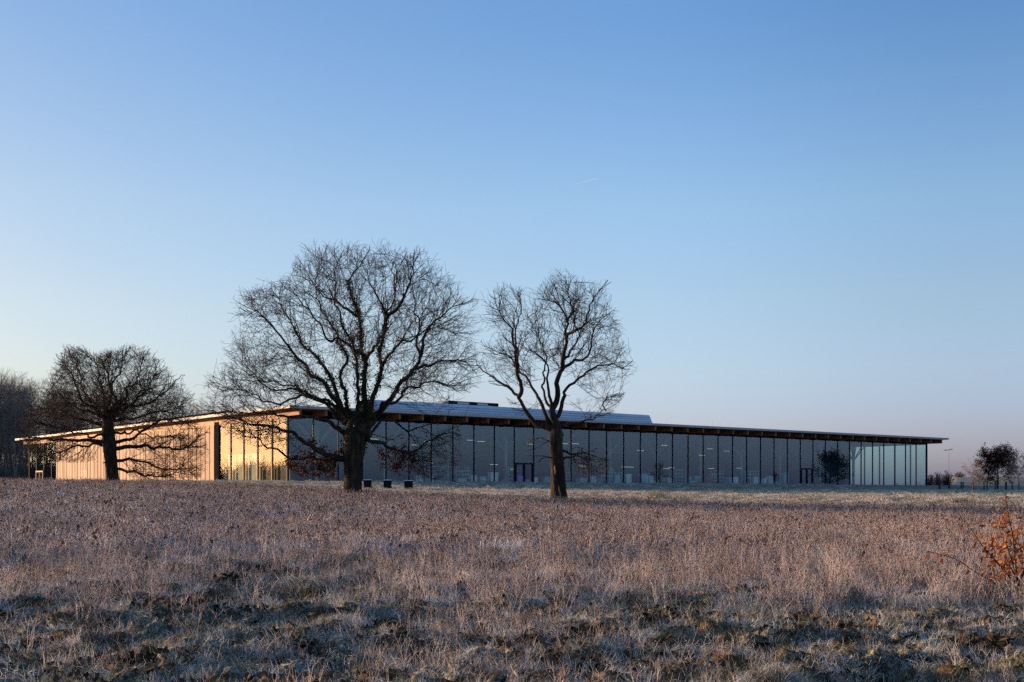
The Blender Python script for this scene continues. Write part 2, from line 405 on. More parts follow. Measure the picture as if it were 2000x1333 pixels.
# glulam rafters over every mullion
rf = MB().box(-.13, .13, -2.8, 1.0, hh(7.76), hh(8.366)).mesh('rafter'); rf.materials.append(M['rafter'])
for i in range(NB+1): link('rafter', rf, B, None, (i*3.0, 0, 0))
rb = MB().box(-.13, .13, LY-.2, LY+2.8, hh(7.76), hh(8.366)).mesh('rafter'); rb.materials.append(M['rafter'])
for i in range(0, NB+1, 3): link('rafter', rb, B, None, (i*3.0, 0, 0))
# head beams
bx('head_beam', M['frame'], .1, LX-.1, -.10, .14, hh(GT), hh(7.755))
bx('frieze', M['frame'], .1, LX-.1, .02, .12, hh(7.757), hh(8.365))
bx('frieze', M['frieze'], -.10, .06, .16, LY, hh(GT-.02), hh(8.365))
bx('frieze', M['frame'], LX-.06, LX+.1, .16, LY, hh(GT), hh(8.365))
# mullions and panes of the front
ml = MB().box(-.05, .05, -.07, .11, -.35, hh(GT)-.002).mesh('mullion'); ml.materials.append(M['frame'])
for i in range(1, NB): link('mullion', ml, B, None, (i*3.0, 0, 0))
bx('corner_post', M['frame'], -.10, .12, -.12, .12, -.35, hh(8.36))
bx('corner_post', M['frame'], LX-.12, LX+.10, -.12, .12, -.35, hh(8.36))
pn = MB().box(.055, 2.945, -.012, .012, -.3, hh(GT)-.004).mesh('pane'); pn.materials.append(M['glass'])
DOORS = (10, 28)
for i in range(NB):
    if i not in DOORS: link('pane', pn, B, None, (i*3.0, 0, 0))
ph = MB().box(.055, 2.945, -.012, .012, hh(3.36), hh(GT)-.004).mesh('pane'); ph.materials.append(M['glass'])
for n, i in enumerate(DOORS):
    x0 = i*3.0
    link('pane', ph, B, None, (x0, 0, 0))
    d = MB().box(x0+.087, x0+2.913, -.14, .10, hh(3.16), hh(3.355)).box(x0+.087, x0+.27, -.14, .10, -.3, hh(3.158)).box(x0+2.73, x0+2.913, -.14, .10, -.3, hh(3.158)).box(x0+1.41, x0+1.59, -.15, .11, -.3, hh(3.158)).build('door', M['frame'], B)
    d['label'] = ['violet-tinted glass double door left of the slimmer tree', 'pale glass double door beside the reflected tree'][n]
    for a, b in ((.272, 1.408), (1.592, 2.728)):
        MB().box(x0+a, x0+b, -.02, .0, -.3, hh(3.157)).build('door_leaf', M['door_glass'] if n == 0 else M['glass'], d)
# left front: glass bays, black pier, larch boards, far glass bays
ls = [0, 3.45, 6.9, 10.35, 13.7, 16.7]
for a, b in zip(ls[:-1], ls[1:]):
    MB().box(-.012, .012, a+.12 if a == 0 else a+.075, b-.075, -.3, hh(GT)-.024).build('pane', M['sky_glow_glass'], B)
for n, (a, b) in enumerate(zip(ls[:-1], ls[1:])):
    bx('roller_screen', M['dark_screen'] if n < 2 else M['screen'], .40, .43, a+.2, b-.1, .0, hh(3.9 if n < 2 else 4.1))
lm = MB().box(-.11, .13, -.07, .07, -.35, hh(GT)-.023).mesh('mullion'); lm.materials.append(M['cladding'])
for b in ls[1:-1]: link('mullion', lm, B, None, (0, b, 0))
bx('pier', M['black'], -.14, .2, 16.7, 17.9, -.35, hh(GT)+.3)
bx('backing_wall', M['black'], .0, .25, 17.91, 76.75, -.35, hh(GT)-.03)
y = 17.95; k = 0
bh = hh(GT)-.03
LDOOR = (62.2, 65.0)
while y < 76.7:
    w = min(random.choice((1.25, 1.25, 1.25, 1.3, .64)), 76.75-y)
    if w > .3:
        dep = .11 + random.uniform(-.015, .015)
        z0 = -.35
        MB().box(-dep, -.002, y+.10, y+w-.10, z0, bh).build('board', M['cladding'], B)
    y += w
d = MB().box(-.16, -.13, LDOOR[0]-.08, LDOOR[0], -.3, 2.3).box(-.16, -.13, LDOOR[1], LDOOR[1]+.08, -.3, 2.3).box(-.16, -.13, LDOOR[0]-.08, LDOOR[1]+.08, 2.302, 2.4).build('door', M['soffit'], B)
d['label'] = 'narrow timber door flush in the sunlit boarding'
MB().box(-.15, -.128, LDOOR[0]+.01, LDOOR[1]-1.0, -.3, 2.3).box(-.15, -.128, LDOOR[1]-.9, LDOOR[1]-.01, -.3, 2.3).build('door_leaf', M['cladding'], d)
ls2 = [76.8, 79.3, 83.3, 87.2, 91.2]
for a, b in zip(ls2[:-1], ls2[1:]):
    MB().box(-.012, .012, a+.075, b-.075, -.3, hh(GT)-.024).build('pane', M['glass'], B)
lm2 = MB().box(-.07, .1, -.05, .05, -.35, hh(GT)-.023).mesh('mullion'); lm2.materials.append(M['frame'])
for b in ls2: link('mullion', lm2, B, None, (0, b, 0))
d = MB().box(-.2, -.03, 83.38, 83.52, -.3, 2.2).box(-.2, -.03, 86.98, 87.12, -.3, 2.2).box(-.2, -.03, 83.38, 87.12, 2.202, 2.42).box(-.2,-.03,85.2,85.3,-.3,2.2).build('door', M['cladding'], B)
d['label'] = 'timber framed door in the far left glass bays'
# right end glazing
pe = MB().box(-.012, .012, .12, 2.9, -.3, hh(GT)-.004).mesh('pane'); pe.materials.append(M['glass'])
me_ = MB().box(-.12, .1, -.085, .085, -.35, hh(GT)-.002).mesh('mullion'); me_.materials.append(M['frame'])
for i in range(5):
    link('pane', pe, B, None, (LX, i*3.0, 0))
    link('mullion', me_, B, None, (LX, (i+1)*3.0, 0))
# zinc roof monitor set back behind the front edge: overlapping strips leaning back
mx0, mx1 = 10.5, 54.6
NS = 5
bx('monitor_core', M['roofing'], mx0+.1, mx1-.4, 2.1, 3.4, hh(8.622), hh(9.9))
for kx in range(5):
    a = mx0 + (mx1-mx0)*kx/5; b = mx0 + (mx1-mx0)*(kx+1)/5
    for s_ in range(NS):
        z0 = 8.63 + 1.42*s_/NS; z1 = 8.63 + 1.42*(s_+1)/NS
        yo = 1.2 + .5*s_/NS; yi = 1.2 + .5*(s_+1)/NS
        cut = .2*(s_+1)/NS if kx == 4 else 0
        b2 = b - cut
        v = [(a+.01, yo-.09, hh(z0)), (b2-.01, yo-.09, hh(z0)), (b2-.01, yi, hh(z1)), (a+.01, yi, hh(z1)),
             (a+.01, yo+.3, hh(z0)), (b2-.01, yo+.3, hh(z0)), (b2-.01, yi+.3, hh(z1)), (a+.01, yi+.3, hh(z1))]
        MB().add(v, [(0,1,2,3),(5,4,7,6),(0,4,5,1),(3,2,6,7),(1,5,6,2),(0,3,7,4)]).build('zinc_strip', M['zinc'], B)
bx('monitor_end', M['black'], mx0-.05, mx0+.005, 1.0, 3.5, hh(8.63), hh(10.06))
MB().box(mx0, mx1-.25, 1.75, 3.5, hh(10.052), hh(10.12)).build('monitor_roof', M['zinc'], B)
# low second monitor behind the left edge
for s_ in range(3):
    z0 = 8.63 + .9*s_/3; z1 = 8.63 + .9*(s_+1)/3
    v = [(2.2+.4*s_/3-.05, 20, hh(z0)), (2.2+.4*(s_+1)/3, 20, hh(z1)), (2.2+.4*(s_+1)/3, 74, hh(z1)), (2.2+.4*s_/3-.05, 74, hh(z0))]
    v += [(x+.25, y_, z) for x, y_, z in v]
    MB().add(v, [(0,1,2,3),(7,6,5,4),(0,4,5,1),(2,6,7,3),(1,5,6,2),(0,3,7,4)]).build('zinc_strip', M['black'], B)
# plant enclosure on the monitor
E = thing('roof_plant_box', B.matrix_basis @ Vector((22.0, 2.3, hh(10.124))), 'low box with pale panels on the ridge of the blue zinc roof', 'rooftop unit', None, ANG)
MB().add([(-1.2,.0,0),(0,0,0),(0,2,0),(-1.2,2,0),(0,0,.42),(0,2,.42)], [(0,3,2,1),(0,1,4),(3,5,2),(0,4,5,3),(1,2,5,4)]).build('ramp_end', M['fascia'], E)
MB().box(0.002, 7.4, .02, 2, 0, .44).build('body', M['black'], E)
for a, b in ((1.3, 3.0), (4.2, 5.8)): MB().box(a, b, .0, .019, .08, .36).build('panel', M['plant_box'], E)

# inside the hall: columns with raking struts, lamps, racks, crates
cm = MB().box(-.16, .16, -.16, .16, 0, hh(GT)+.05)
for a, b in ((-2.4, 0), (2.4, 0), (-1.3, 1.5), (1.3, 1.5), (-1.3, -1.5), (1.3, -1.5)): cm.bar((0, 0, 4.1), (a, b, hh(GT)), .09, 6)
cm = cm.mesh('column'); cm.materials.append(M['column'])
for i in range(12): link('column', cm, B, None, (7.5+9*i+(1 if i > 9 else 0), 7.5, 0))
W = B.matrix_basis
def inside(x, y_, z): return W @ Vector((x, y_, z))
MPX = [(561.58+59.636*i)/(1+.0152645*i) for i in range(NB+1)]
ORD = ['first','second','third','fourth','fifth','sixth','seventh','eighth','ninth','tenth','eleventh','twelfth','thirteenth','fourteenth','fifteenth','sixteenth','seventeenth','eighteenth','nineteenth','twentieth']
TENS = {20:'twenty', 30:'thirty'}
def ordinal(n): return ORD[n-1] if n <= 20 else 'thirtieth' if n == 30 else TENS[n//10*10]+'-'+ORD[n % 10-1]
def pane_of(p):
    px = 1000+F*p.x/p.y
    return ordinal(max(1, sum(px >= m for m in MPX)))
lam = None
lspots = [(30,4,2.4),(44,3.5,2.5),(52,4,2.4),(69,4,2.4),(75,4,2.5),(9,3.2,4.7),(14.5,6.5,5.2),(18,3.5,4.5),(21,5,5.0),(26.5,4,5.3),(31,8,5.4),(35,3,5.0),(40.5,3,5.2),(45,6,5.4),(54,3,4.6),(58,2.5,5.4),(66,3,4.2),(71,6,5.3),(78,9,5.2),(24,9,2.6),(57,8,2.5),(61,5,2.3),(64,7,2.5),(37,9,2.0),(49,9,2.5)]
for n, (x, y_, z) in enumerate(lspots):
    lab = ('high' if z > 3 else 'low')+' lit strip lamp hanging inside behind the '+pane_of(inside(x, y_, z))+' pane from the near corner'
    if lam is None:
        lam = thing('strip_lamp', inside(x, y_, z), lab, 'lamp', 'strip lamps lit inside the hall', ANG)
        MB().box(-.6, .6, -.05, .05, 0, .05).build('housing', M['column'], lam)
        MB().box(-.57, .57, -.04, .04, -.015, -.002).build('diffuser', M['lamp_on'], lam)
        MB().bar((-.5, 0, .05), (-.5, 0, hh(GT)-z), .012, 4).bar((.5, 0, .05), (.5, 0, hh(GT)-z), .012, 4).build('cable', M['column'], lam)
    else:
        c = copy_tree(lam); c.location = inside(x, y_, z); c['label'] = lab
def rack(w, h, n):
    t = thing('storage_rack', (0,0,0), 'grey steel storage rack standing inside behind the glass front', 'rack', 'storage racks inside the hall', ANG)
    u = MB()
    for a in (-w/2, w/2):
        for b in (-.3, .3): u.box(a-.04, a+.04, b-.04, b+.04, 0, h)
    u.build('upright', M['case'], t)
    for s_ in range(n): MB().box(-w/2+.041, w/2-.041, -.33, .33, .2+s_*(h-.3)/(n-1), .25+s_*(h-.3)/(n-1)).build('shelf', M['case'], t)
    return t
r0 = rack(1.9, 2.2, 5); r1_ = rack(1.2, 1.7, 4)
rs = [(23.5,7,0),(26,4.5,1),(28.6,9,0),(34.5,6,0),(44,7,1),(48.5,4,0),(51.5,5,1),(53.5,9,0),(60,8.5,1),(63,4.5,0),(66,8,0),(69.5,4,1),(72.5,6,0),(75.5,9,1),(78,4,0),(81,7.5,0)]
used = [0, 0]
for x, y_, k in rs:
    base = (r0, r1_)[k]
    o = base if not used[k] else copy_tree(base); used[k] = 1
    o.location = inside(x, y_, .002); o['label'] = ('wide' if k == 0 else 'narrow')+' grey storage rack inside behind the '+pane_of(o.location)+' pane from the near corner'
crm = MB().box(-.45, .45, -.35, .35, 0, .78).box(-.47, .47, -.37, .37, .782, .86)
crm = crm.mesh('packing_crate'); crm.materials.append(M['crate'])
for n in range(40):
    o = link('packing_crate', crm, None, None, inside(20+n*1.6+random.uniform(-.5,.5), random.choice((2.2, 3.2, 5.5, 6.2)), .002))
    o.rotation_euler = (0, 0, ANG+random.uniform(-.3,.3)); o.scale = (random.uniform(.7,1.3), 1, random.uniform(.6,1.7))
    tag(o, ('tall' if o.scale.z > 1.2 else 'low' if o.scale.z < .9 else 'middling')+' packing crate inside behind the '+pane_of(o.location)+' pane from the near corner', 'crate', 'packing crates inside the hall')
for (x, w, h, m, lab) in ((53.2, .9, 1.5, 'teal', 'teal covered trolley standing inside right of the slimmer tree'), (48.3, 1.0, 1.3, 'teal', 'teal covered trolley inside behind the low twigs of the slimmer tree'), (82.6, 1.0, 1.9, 'teal', 'tall teal covered trolley inside near the right glass door'), (65.8, 1.6, 1.2, 'red', 'dark red round-topped machine inside behind the glass')):
    t = thing('covered_trolley' if m == 'teal' else 'red_machine', inside(x, 1.7, .002), lab, 'trolley' if m == 'teal' else 'machine', None, ANG)
    MB().frust(0, 0, [(.12, w/2, .3), (h*.6, w/2*.97, .29), (h, w/2*.8, .22)]).build('cover', M[m], t)
    for a in (-w/2+.1, w/2-.1): MB().box(a-.05, a+.05, -.25, .25, 0, .118).build('wheel', M['black'], t)

# ------------------------------------------------------------------ vent boxes before the front
vm = None
for px, lab in ((718, 'dark vent box with frosted white lid closest to the big trunk'), (757, 'dark vent box with frosted white lid, middle of the three in a row'), (798, 'dark vent box with frosted white lid farthest right of the big trunk')):
    p = at(px, 951, 103); z = hz(p.x, p.y) + .06
    if vm is None:
        vm = thing('vent_box', (p.x, p.y, z), lab, 'vent', 'vent boxes in a row before the glass front', .1)
        MB().frust(0, 0, [(0, .40, .40), (.1, .37, .37), (.25, .32, .32), (.66, .33, .33)]).build('body', M['black'], vm)
        MB().box(-.37, .37, -.37, .37, .662, .74).build('lid', M['black'], vm)
        MB().frust(0, 0, [(.742, .375, .375), (.775, .36, .36), (.79, .30, .30)]).build('frost', M['frost_cap'], vm)
        for a in (-.12, 0, .12): MB().box(-.24, .24, -.345, -.32, .38+a, .44+a).build('louvre', M['frame'], vm)
    else:
        c = copy_tree(vm); c.location = (p.x, p.y, z); c['label'] = lab; c.rotation_euler = (0, 0, random.uniform(-.1, .2))

# ------------------------------------------------------------------ trees
def tubes(chains, seed=0, knob=0.0, jit=0.0):
    """chains: list of (points Nx3, radii N, sides). one mesh of capped tubes."""
    vs_, lp, sz = [], [], []; n = 0
    rg = np.random.default_rng(seed)
    for P, Rr, k in chains:
        P = np.asarray(P); Rr = np.asarray(Rr); m = len(P)
        T = np.gradient(P, axis=0); T /= np.linalg.norm(T, axis=1)[:, None]+1e-9
        ref = np.array([0, 1., 0]) if abs(T[0][1]) < .8 else np.array([1., 0, 0])
        a = np.cross(T, ref); a /= np.linalg.norm(a, axis=1)[:, None]+1e-9; b = np.cross(T, a)
        th = np.arange(k)*2*math.pi/k
        rad = np.repeat(Rr[:, None], k, 1)
        if knob:
            ph = rg.uniform(0, 6.28, 6)
            u = np.arange(m)[:, None]*1.0
            rad = rad*(1 + knob*(.35*np.sin(th*3+ph[0]+u*.11) + .25*np.sin(th*7+ph[1]+u*.2) + .22*np.sin(th*11+ph[2]-u*.15) + .5*rg.normal(0, .35, rad.shape)))
        ring = P[:, None, :] + rad[..., None]*(np.cos(th)[None, :, None]*a[:, None, :] + np.sin(th)[None, :, None]*b[:, None, :])
        vs_.append(ring.reshape(-1, 3))
        i, j = np.meshgrid(np.arange(m-1), np.arange(k), indexing='ij'); j2 = (j+1) % k
        q = np.stack([i*k+j, i*k+j2, (i+1)*k+j2, (i+1)*k+j], -1).reshape(-1, 4) + n
        lp.append(q.ravel()); sz.append(np.full(len(q), 4))
        lp.append(np.arange(k)[::-1]+n); lp.append(np.arange(k)+n+(m-1)*k); sz.append(np.array([k, k]))
        n += m*k
    return np.vstack(vs_), np.concatenate(lp), np.concatenate(sz)

def prisms(p0, p1, ra, rb):
    """N three-sided tapered segments in one mesh"""
    n = len(p0); t = p1-p0; t /= np.linalg.norm(t, axis=1)[:, None]+1e-9
    ref = np.where(np.abs(t[:, 2:3]) < .8, np.array([[0, 0, 1.]]), np.array([[1., 0, 0]]))
    a = np.cross(t, ref); a /= np.linalg.norm(a, axis=1)[:, None]+1e-9; b = np.cross(t, a)
    v = np.zeros((n, 6, 3))
    for i in range(3):
        c, s_ = math.cos(2.0944*i), math.sin(2.0944*i); o = a*c+b*s_
        v[:, i] = p0+o*ra[:, None]; v[:, 3+i] = p1+o*rb[:, None]
    base = (np.arange(n)*6)[:, None]
    f = np.stack([base+np.array([[i, (i+1) % 3, 3+(i+1) % 3, 3+i]]) for i in range(3)], 1).reshape(-1, 4)
    return v.reshape(-1, 3), f

def leaf_cards(c, size, rg, up=None):
    """bent rhombus leaves (two triangles folded along the midrib) at points c"""
    n = len(c); d = rg.normal(size=(n, 3)); d[:, 2] -= .3; d /= np.linalg.norm(d, axis=1)[:, None]
    e = np.cross(d, rg.normal(size=(n, 3))); e /= np.linalg.norm(e, axis=1)[:, None]; nn = np.cross(d, e)
    s = size*rg.uniform(.6, 1.3, n)[:, None]
    v = np.stack([c, c+d*s*.5+e*s*.33+nn*s*.12, c+d*s, c+d*s*.5-e*s*.33+nn*s*.12], 1).reshape(-1, 3)
    b = (np.arange(n)*4)[:, None]
    return v, np.concatenate([b+np.array([[0, 1, 2]]), b+np.array([[0, 2, 3]])], 0)

def spline(P, step):
    P = np.asarray(P, float)
    Q = np.vstack([2*P[0]-P[1], P, 2*P[-1]-P[-2]]); out = []
    for i in range(1, len(Q)-2):
        a, b, c, d = Q[i-1], Q[i], Q[i+1], Q[i+2]
        n = max(2, int(np.linalg.norm((c-b)[:3])/step))
        for t in np.arange(n)/n:
            out.append(.5*((2*b)+(-a+c)*t+(2*a-5*b+4*c-d)*t*t+(-a+3*b-3*c+d)*t**3))
    out.append(P[-1]); return np.array(out)

def inpoly(px, py, poly):
    r = np.zeros(len(px), bool); n = len(poly)
    for i in range(n):
        x1, y1 = poly[i]; x2, y2 = poly[(i+1) % n]
        c = ((y1 > py) != (y2 > py)) & (px < (x2-x1)*(py-y1)/(y2-y1+1e-9)+x1); r ^= c
    return r

def colonize(nodes, parent, attr, step, infl, kill, iters, rg, jit=.35, up=.0):
    nodes = [n for n in nodes]; par = list(parent)
    NP = np.array(nodes); A_ = attr.copy()
    def nearest(A, N):
        bd = np.full(len(A), 1e9); bi = np.zeros(len(A), int)
        for s in range(0, len(N), 400):
            d = ((A[:, None, :]-N[None, s:s+400])**2).sum(-1); k = d.argmin(1); m = d[np.arange(len(A)), k]
            u = m < bd; bd[u] = m[u]; bi[u] = k[u]+s
        return bd, bi
    bd, bi = nearest(A_, NP)
    kids = {}
    for it in range(iters):
        keep = bd > kill*kill; A_, bd, bi = A_[keep], bd[keep], bi[keep]
        act = bd < infl*infl
        if not act.any(): break
        idx = bi[act]; dv = A_[act]-NP[idx]; dv /= np.linalg.norm(dv, axis=1)[:, None]+1e-9
        uq, inv = np.unique(idx, return_inverse=True)
        acc = np.zeros((len(uq), 3)); np.add.at(acc, inv, dv)
        acc /= np.linalg.norm(acc, axis=1)[:, None]+1e-9
        acc += rg.normal(0, jit, acc.shape); acc[:, 2] += up
        acc /= np.linalg.norm(acc, axis=1)[:, None]+1e-9
        new = NP[uq]+acc*step
        ok = np.array([kids.get(int(u), 0) < 3 for u in uq])
        if not ok.any(): break
        new, uq = new[ok], uq[ok]
        for u in uq: kids[int(u)] = kids.get(int(u), 0)+1
        s = len(NP); NP = np.vstack([NP, new]); par += [int(u) for u in uq]
        d2, i2 = nearest(A_, new); u = d2 < bd; bd[u] = d2[u]; bi[u] = i2[u]+s
    return NP, np.array(par)

def smooth_min(a, b): return np.minimum(a, b)

def oak(name, label, D, basepx, trunk, limbs, poly, cen, hdepth, nattr, seed, lowpolys=(), ivy=(), leaves=(), step=.34, twig_p=.4, twig_len=(.7, 1.6), kill=1.2, tip=.0135, leafmat='oak_leaf', group='large bare oaks in the frosted field', ntw=1.0, burr=None, bark='bark', hang=0.0, infl=2.2, clump=0.0, tw2=1.0):
    """trunk: [(px,py,width px)], limbs: [(w0, w1, [(px,py)...], depth_end m)], poly: crown outline in the photo (depth comes from hdepth)"""
    rg = np.random.default_rng(seed); k = D/F
    bp = at(basepx, trunk[0][1], D); bz = hz0(bp.x, bp.y)-.1
    base = np.array([bp.x, D, bz])
    T = thing(name, tuple(base), label, 'tree', group)
    def w3(px, py, dep):
        d = D+dep; return np.array([(px-1000)/F*d, d, ZC+(HZ-py)/F*d])-base
    # trunk
    tp = [np.append(w3(a, b, 0), c*k/2) for a, b, c in trunk]; tp[0][2] = 0
    S_ = spline(tp, .12); TP, TR = S_[:, :3], np.maximum(S_[:, 3], .02)
    fl = np.exp(-TP[:, 2]/.45); TR = TR*(1+.20*fl)
    v, l, s = tubes([(TP, TR, 28)], seed, .10)
    tr = link('trunk', mesh_np('trunk', v, l, True, s), T, M[bark])
    if burr:
        for (bx_, by_, r_, n_) in burr:
            c = w3(bx_, by_, 0)
            vs_, fs_ = [], []
            for q in range(n_):
                o = c+rg.normal(0, r_*.55, 3); rr = r_*rg.uniform(.3, .6); m_ = len(vs_)*0
                u_, w_ = 8, 6; base_i = sum(len(x) for x in vs_)
                pts = []
                for a in range(w_+1):
                    for b in range(u_):
                        t_, p_ = math.pi*a/w_, 2*math.pi*b/u_
                        pts.append(o+rr*(1+rg.normal(0, .12))*np.array([math.sin(t_)*math.cos(p_), math.sin(t_)*math.sin(p_), 1.2*math.cos(t_)]))
                vs_.append(pts)
                for a in range(w_):
                    for b in range(u_): fs_.append((base_i+a*u_+b, base_i+a*u_+(b+1) % u_, base_i+(a+1)*u_+(b+1) % u_, base_i+(a+1)*u_+b))
            link('burr', mesh_np('burr', np.array([p for x in vs_ for p in x]), np.array(fs_), True), tr, M[bark])
    # main limbs
    allp, allr, pxs = [TP], [TR], [np.array([[1000+F*(p[0]+base[0])/(p[1]+base[1]), HZ-F*(p[2]+base[2]-ZC)/(p[1]+base[1])] for p in TP])]
    nodes = list(TP[-1:]); par = [-1]; nrad = [TR[-1]]
    for (w0, w1, pts, dep) in limbs:
        cat = np.vstack(pxs); cp = np.vstack(allp)
        j = ((cat-np.array(pts[0]))**2).sum(1).argmin(); d0 = cp[j][1]
        P = []; L = np.concatenate([[0], np.cumsum(np.hypot(*np.diff(np.array(pts), axis=0).T))]); L /= L[-1]
        for (a, b), t in zip(pts, L): P.append(np.append(w3(a, b, d0+(dep-d0)*(t**.8) if abs(dep) >= abs(d0)*.2 else d0+dep*t), (max(.9, w0+(w1*.45-w0)*t**.7))*k/2))
        S_ = spline(P, .22)
        n_ = len(S_); wob = np.cumsum(rg.normal(0, .022, (n_, 3)), 0); wob -= np.linspace(0, 1, n_)[:, None]*wob[-1]*.5; ar = np.arange(n_)*.22; env = np.minimum(1, ar/1.0)[:, None]; wob = wob + env*min(1, 8.5/w0)*np.stack([.42*fbm(ar*1.0, ar*0+seed+len(allp), 60, 3), .45*fbm(ar*.7, ar*0+seed+len(allp), 61, 3), .40*fbm(ar*1.1, ar*0+seed+len(allp), 62, 3)], 1)
        LP, LR = S_[:, :3]+wob, np.maximum(S_[:, 3], .012)
        LP = np.vstack([cp[j]*.0+cp[j], LP[1:]])
        LR[0] = LR[1] if len(LR) > 1 else LR[0]
        v, l, s = tubes([(LP, LR, 12 if w0 > 6 else 8)], seed+len(allp), .08)
        link('limb', mesh_np('limb', v, l, True, s), T, M[bark])
        allp.append(LP); allr.append(LR)
        pxs.append(np.array([[1000+F*(p[0]+base[0])/(p[1]+base[1]), HZ-F*(p[2]+base[2]-ZC)/(p[1]+base[1])] for p in LP]))
    NP = np.vstack(allp[1:]); NR = np.concatenate(allr[1:])
    # crown volume
    poly = np.array(poly, float); lo, hi = poly.min(0), poly.max(0)
    q = rg.uniform(lo, hi, (nattr*4, 2)); q = q[inpoly(q[:, 0], q[:, 1], poly)][:nattr]
    c = np.array(cen[:2]); e = (q-c)/np.array(cen[2:]); r2 = (e**2).sum(1)
    hd = hdepth*np.sqrt(np.clip(1-.8*r2, .12, 1)); u = rg.uniform(-1, 1, len(q)); dep = np.sign(u)*np.abs(u)**.8*hd
    att = np.array([w3(a, b, d) for (a, b), d in zip(q, dep)])
    for (lp_, n_, hd_) in lowpolys:
        lp_ = np.array(lp_, float); qq = rg.uniform(lp_.min(0), lp_.max(0), (n_*5, 2)); qq = qq[inpoly(qq[:, 0], qq[:, 1], lp_)][:n_]
        att = np.vstack([att, np.array([w3(a, b, d) for (a, b), d in zip(qq, rg.uniform(-hd_, hd_, len(qq)))])])
    nz_ = fbm(att[:, 0]*.42+seed, att[:, 2]*.42+att[:, 1]*.3, seed+5, 2)
    att = att[(nz_ > -.06+clump) | (rg.random(len(att)) < .15)]
    nsk = len(NP)
    N_, P_ = colonize(NP, [-1]*nsk, att, step, 7.0, kill, 90, rg, .20, .03)
    nn = len(N_); rad = np.zeros(nn); cnt = np.zeros(nn, int)
    ex = 1.95; acc = np.zeros(nn)
    for i in range(nn-1, nsk-1, -1):
        rad[i] = max(tip, acc[i]**(1/ex)) if acc[i] > 0 else tip
        acc[P_[i]] += rad[i]**ex; cnt[P_[i]] += 1
    rad[:nsk] = NR
    # chains of new wood: follow the thickest child
    ch = {}
    for i in range(nsk, nn): ch.setdefault(P_[i], []).append(i)
    chains = []
    starts = [(p, i) for p in range(nsk) for i in ch.get(p, [])]
    while starts:
        p, i = starts.pop(); path = [p, i]
        while i in ch:
            kk = sorted(ch[i], key=lambda z: -rad[z]); starts += [(i, z) for z in kk[1:]]; i = kk[0]; path.append(i)
        R_ = rad[path].copy(); R_[0] = min(R_[0], R_[1]*1.25); R_ = np.minimum(R_, .75*np.maximum(rad[path[0]], .012) if len(path) > 1 else R_)
        PP = N_[path].copy()
        for _ in range(3):
            if len(PP) > 3: PP[1:-1] = .5*PP[1:-1]+.25*(PP[:-2]+PP[2:])
        N_[path[1:]] = PP[1:]
        chains.append((PP, R_, 5 if R_.max() > .03 else 3))
    v, l, s = tubes(chains, seed)
    br = link('branches', mesh_np('branches', v, l, False, s), T, M[bark]); br['kind'] = 'stuff'
    # shoots: three orders of straight, tapering growth
    segs = []; polyc = poly.mean(0)
    def inside_crown(p, grow_):
        X = np.stack([1000+F*(p[:, 0]+base[0])/(p[:, 1]+base[1]), HZ-F*(p[:, 2]+base[2]-ZC)/(p[:, 1]+base[1])], 1)
        ok = inpoly(X[:, 0]-(X[:, 0]-polyc[0])*grow_, X[:, 1]-(X[:, 1]-polyc[1])*grow_, poly)
        for lp_, n_, h_ in lowpolys: ok |= inpoly(X[:, 0], X[:, 1], np.array(lp_, float))
        return ok
    def shoot(p, d, L, r, nseg, wob, up):
        out_ = []; alive = np.ones(len(p), bool); lim = np.clip(rg.normal(.015, .075, len(p)), -.2, .10)
        for k_ in range(nseg):
            d = d+rg.normal(0, wob, d.shape); d[:, 2] += up-hang; d /= np.linalg.norm(d, axis=1)[:, None]+1e-9
            q = p+d*(L/nseg)[:, None]; rb = r*(1-.45/nseg*(1.2 if k_ else 1))
            alive = alive & (inside_crown(q, lim))
            segs.append((p[alive], q[alive], r[alive], rb[alive])); out_.append((q[alive], d[alive], r[alive], np.full(alive.sum(), (k_+1)/nseg)))
            p, r = q, rb
        return [np.concatenate([o_[i_] for o_ in out_]) for i_ in range(4)]
    def side(d, ang, n):
        v_ = rg.normal(size=(n, 3)); v_ -= d*(v_*d).sum(1)[:, None]; v_ /= np.linalg.norm(v_, axis=1)[:, None]+1e-9
        a_ = np.radians(rg.normal(ang, 11, n))[:, None]; return d*np.cos(a_)+v_*np.sin(a_)
    pd = np.zeros((nn, 3)); pd[nsk:] = N_[nsk:]-N_[P_[nsk:]]; pd[1:nsk] = np.diff(NP, axis=0); pd[0] = pd[1]
    pd /= np.linalg.norm(pd, axis=1)[:, None]+1e-9
    cand = np.concatenate([np.where((rad[:nsk] < .13) & (rad[:nsk] > .001))[0], np.arange(nsk, nn)])
    cand = np.repeat(cand, 2); cand = cand[rg.random(len(cand)) < twig_p]
    ends = np.array([i for i in range(nsk, nn) if i not in ch]); idx = np.concatenate([cand, ends])
    ce = np.array([0, 0, N_[:, 2].mean()*.75]); out = N_[idx]-ce; out /= np.linalg.norm(out, axis=1)[:, None]+1e-9
    dd = side(pd[idx], 50, len(idx)); dd[-len(ends):] = pd[ends]; dd = dd+out*.5; dd[:, 2] += .06; dd /= np.linalg.norm(dd, axis=1)[:, None]
    L1 = rg.uniform(*twig_len, len(idx))*1.5
    p, d_, r_, t_ = shoot(N_[idx], dd, L1, np.minimum(np.full(len(idx), tip*1.7), rad[idx]*.8), 6, .12, .03)
    t1 = p
    m_ = rg.random(len(p)) < .72*ntw; p, d_, r_, t_ = p[m_], d_[m_], r_[m_], t_[m_]
    def outw(p, d, w):
        o_ = p-ce; o_ /= np.linalg.norm(o_, axis=1)[:, None]+1e-9; d = d+o_*w; return d/np.linalg.norm(d, axis=1)[:, None]
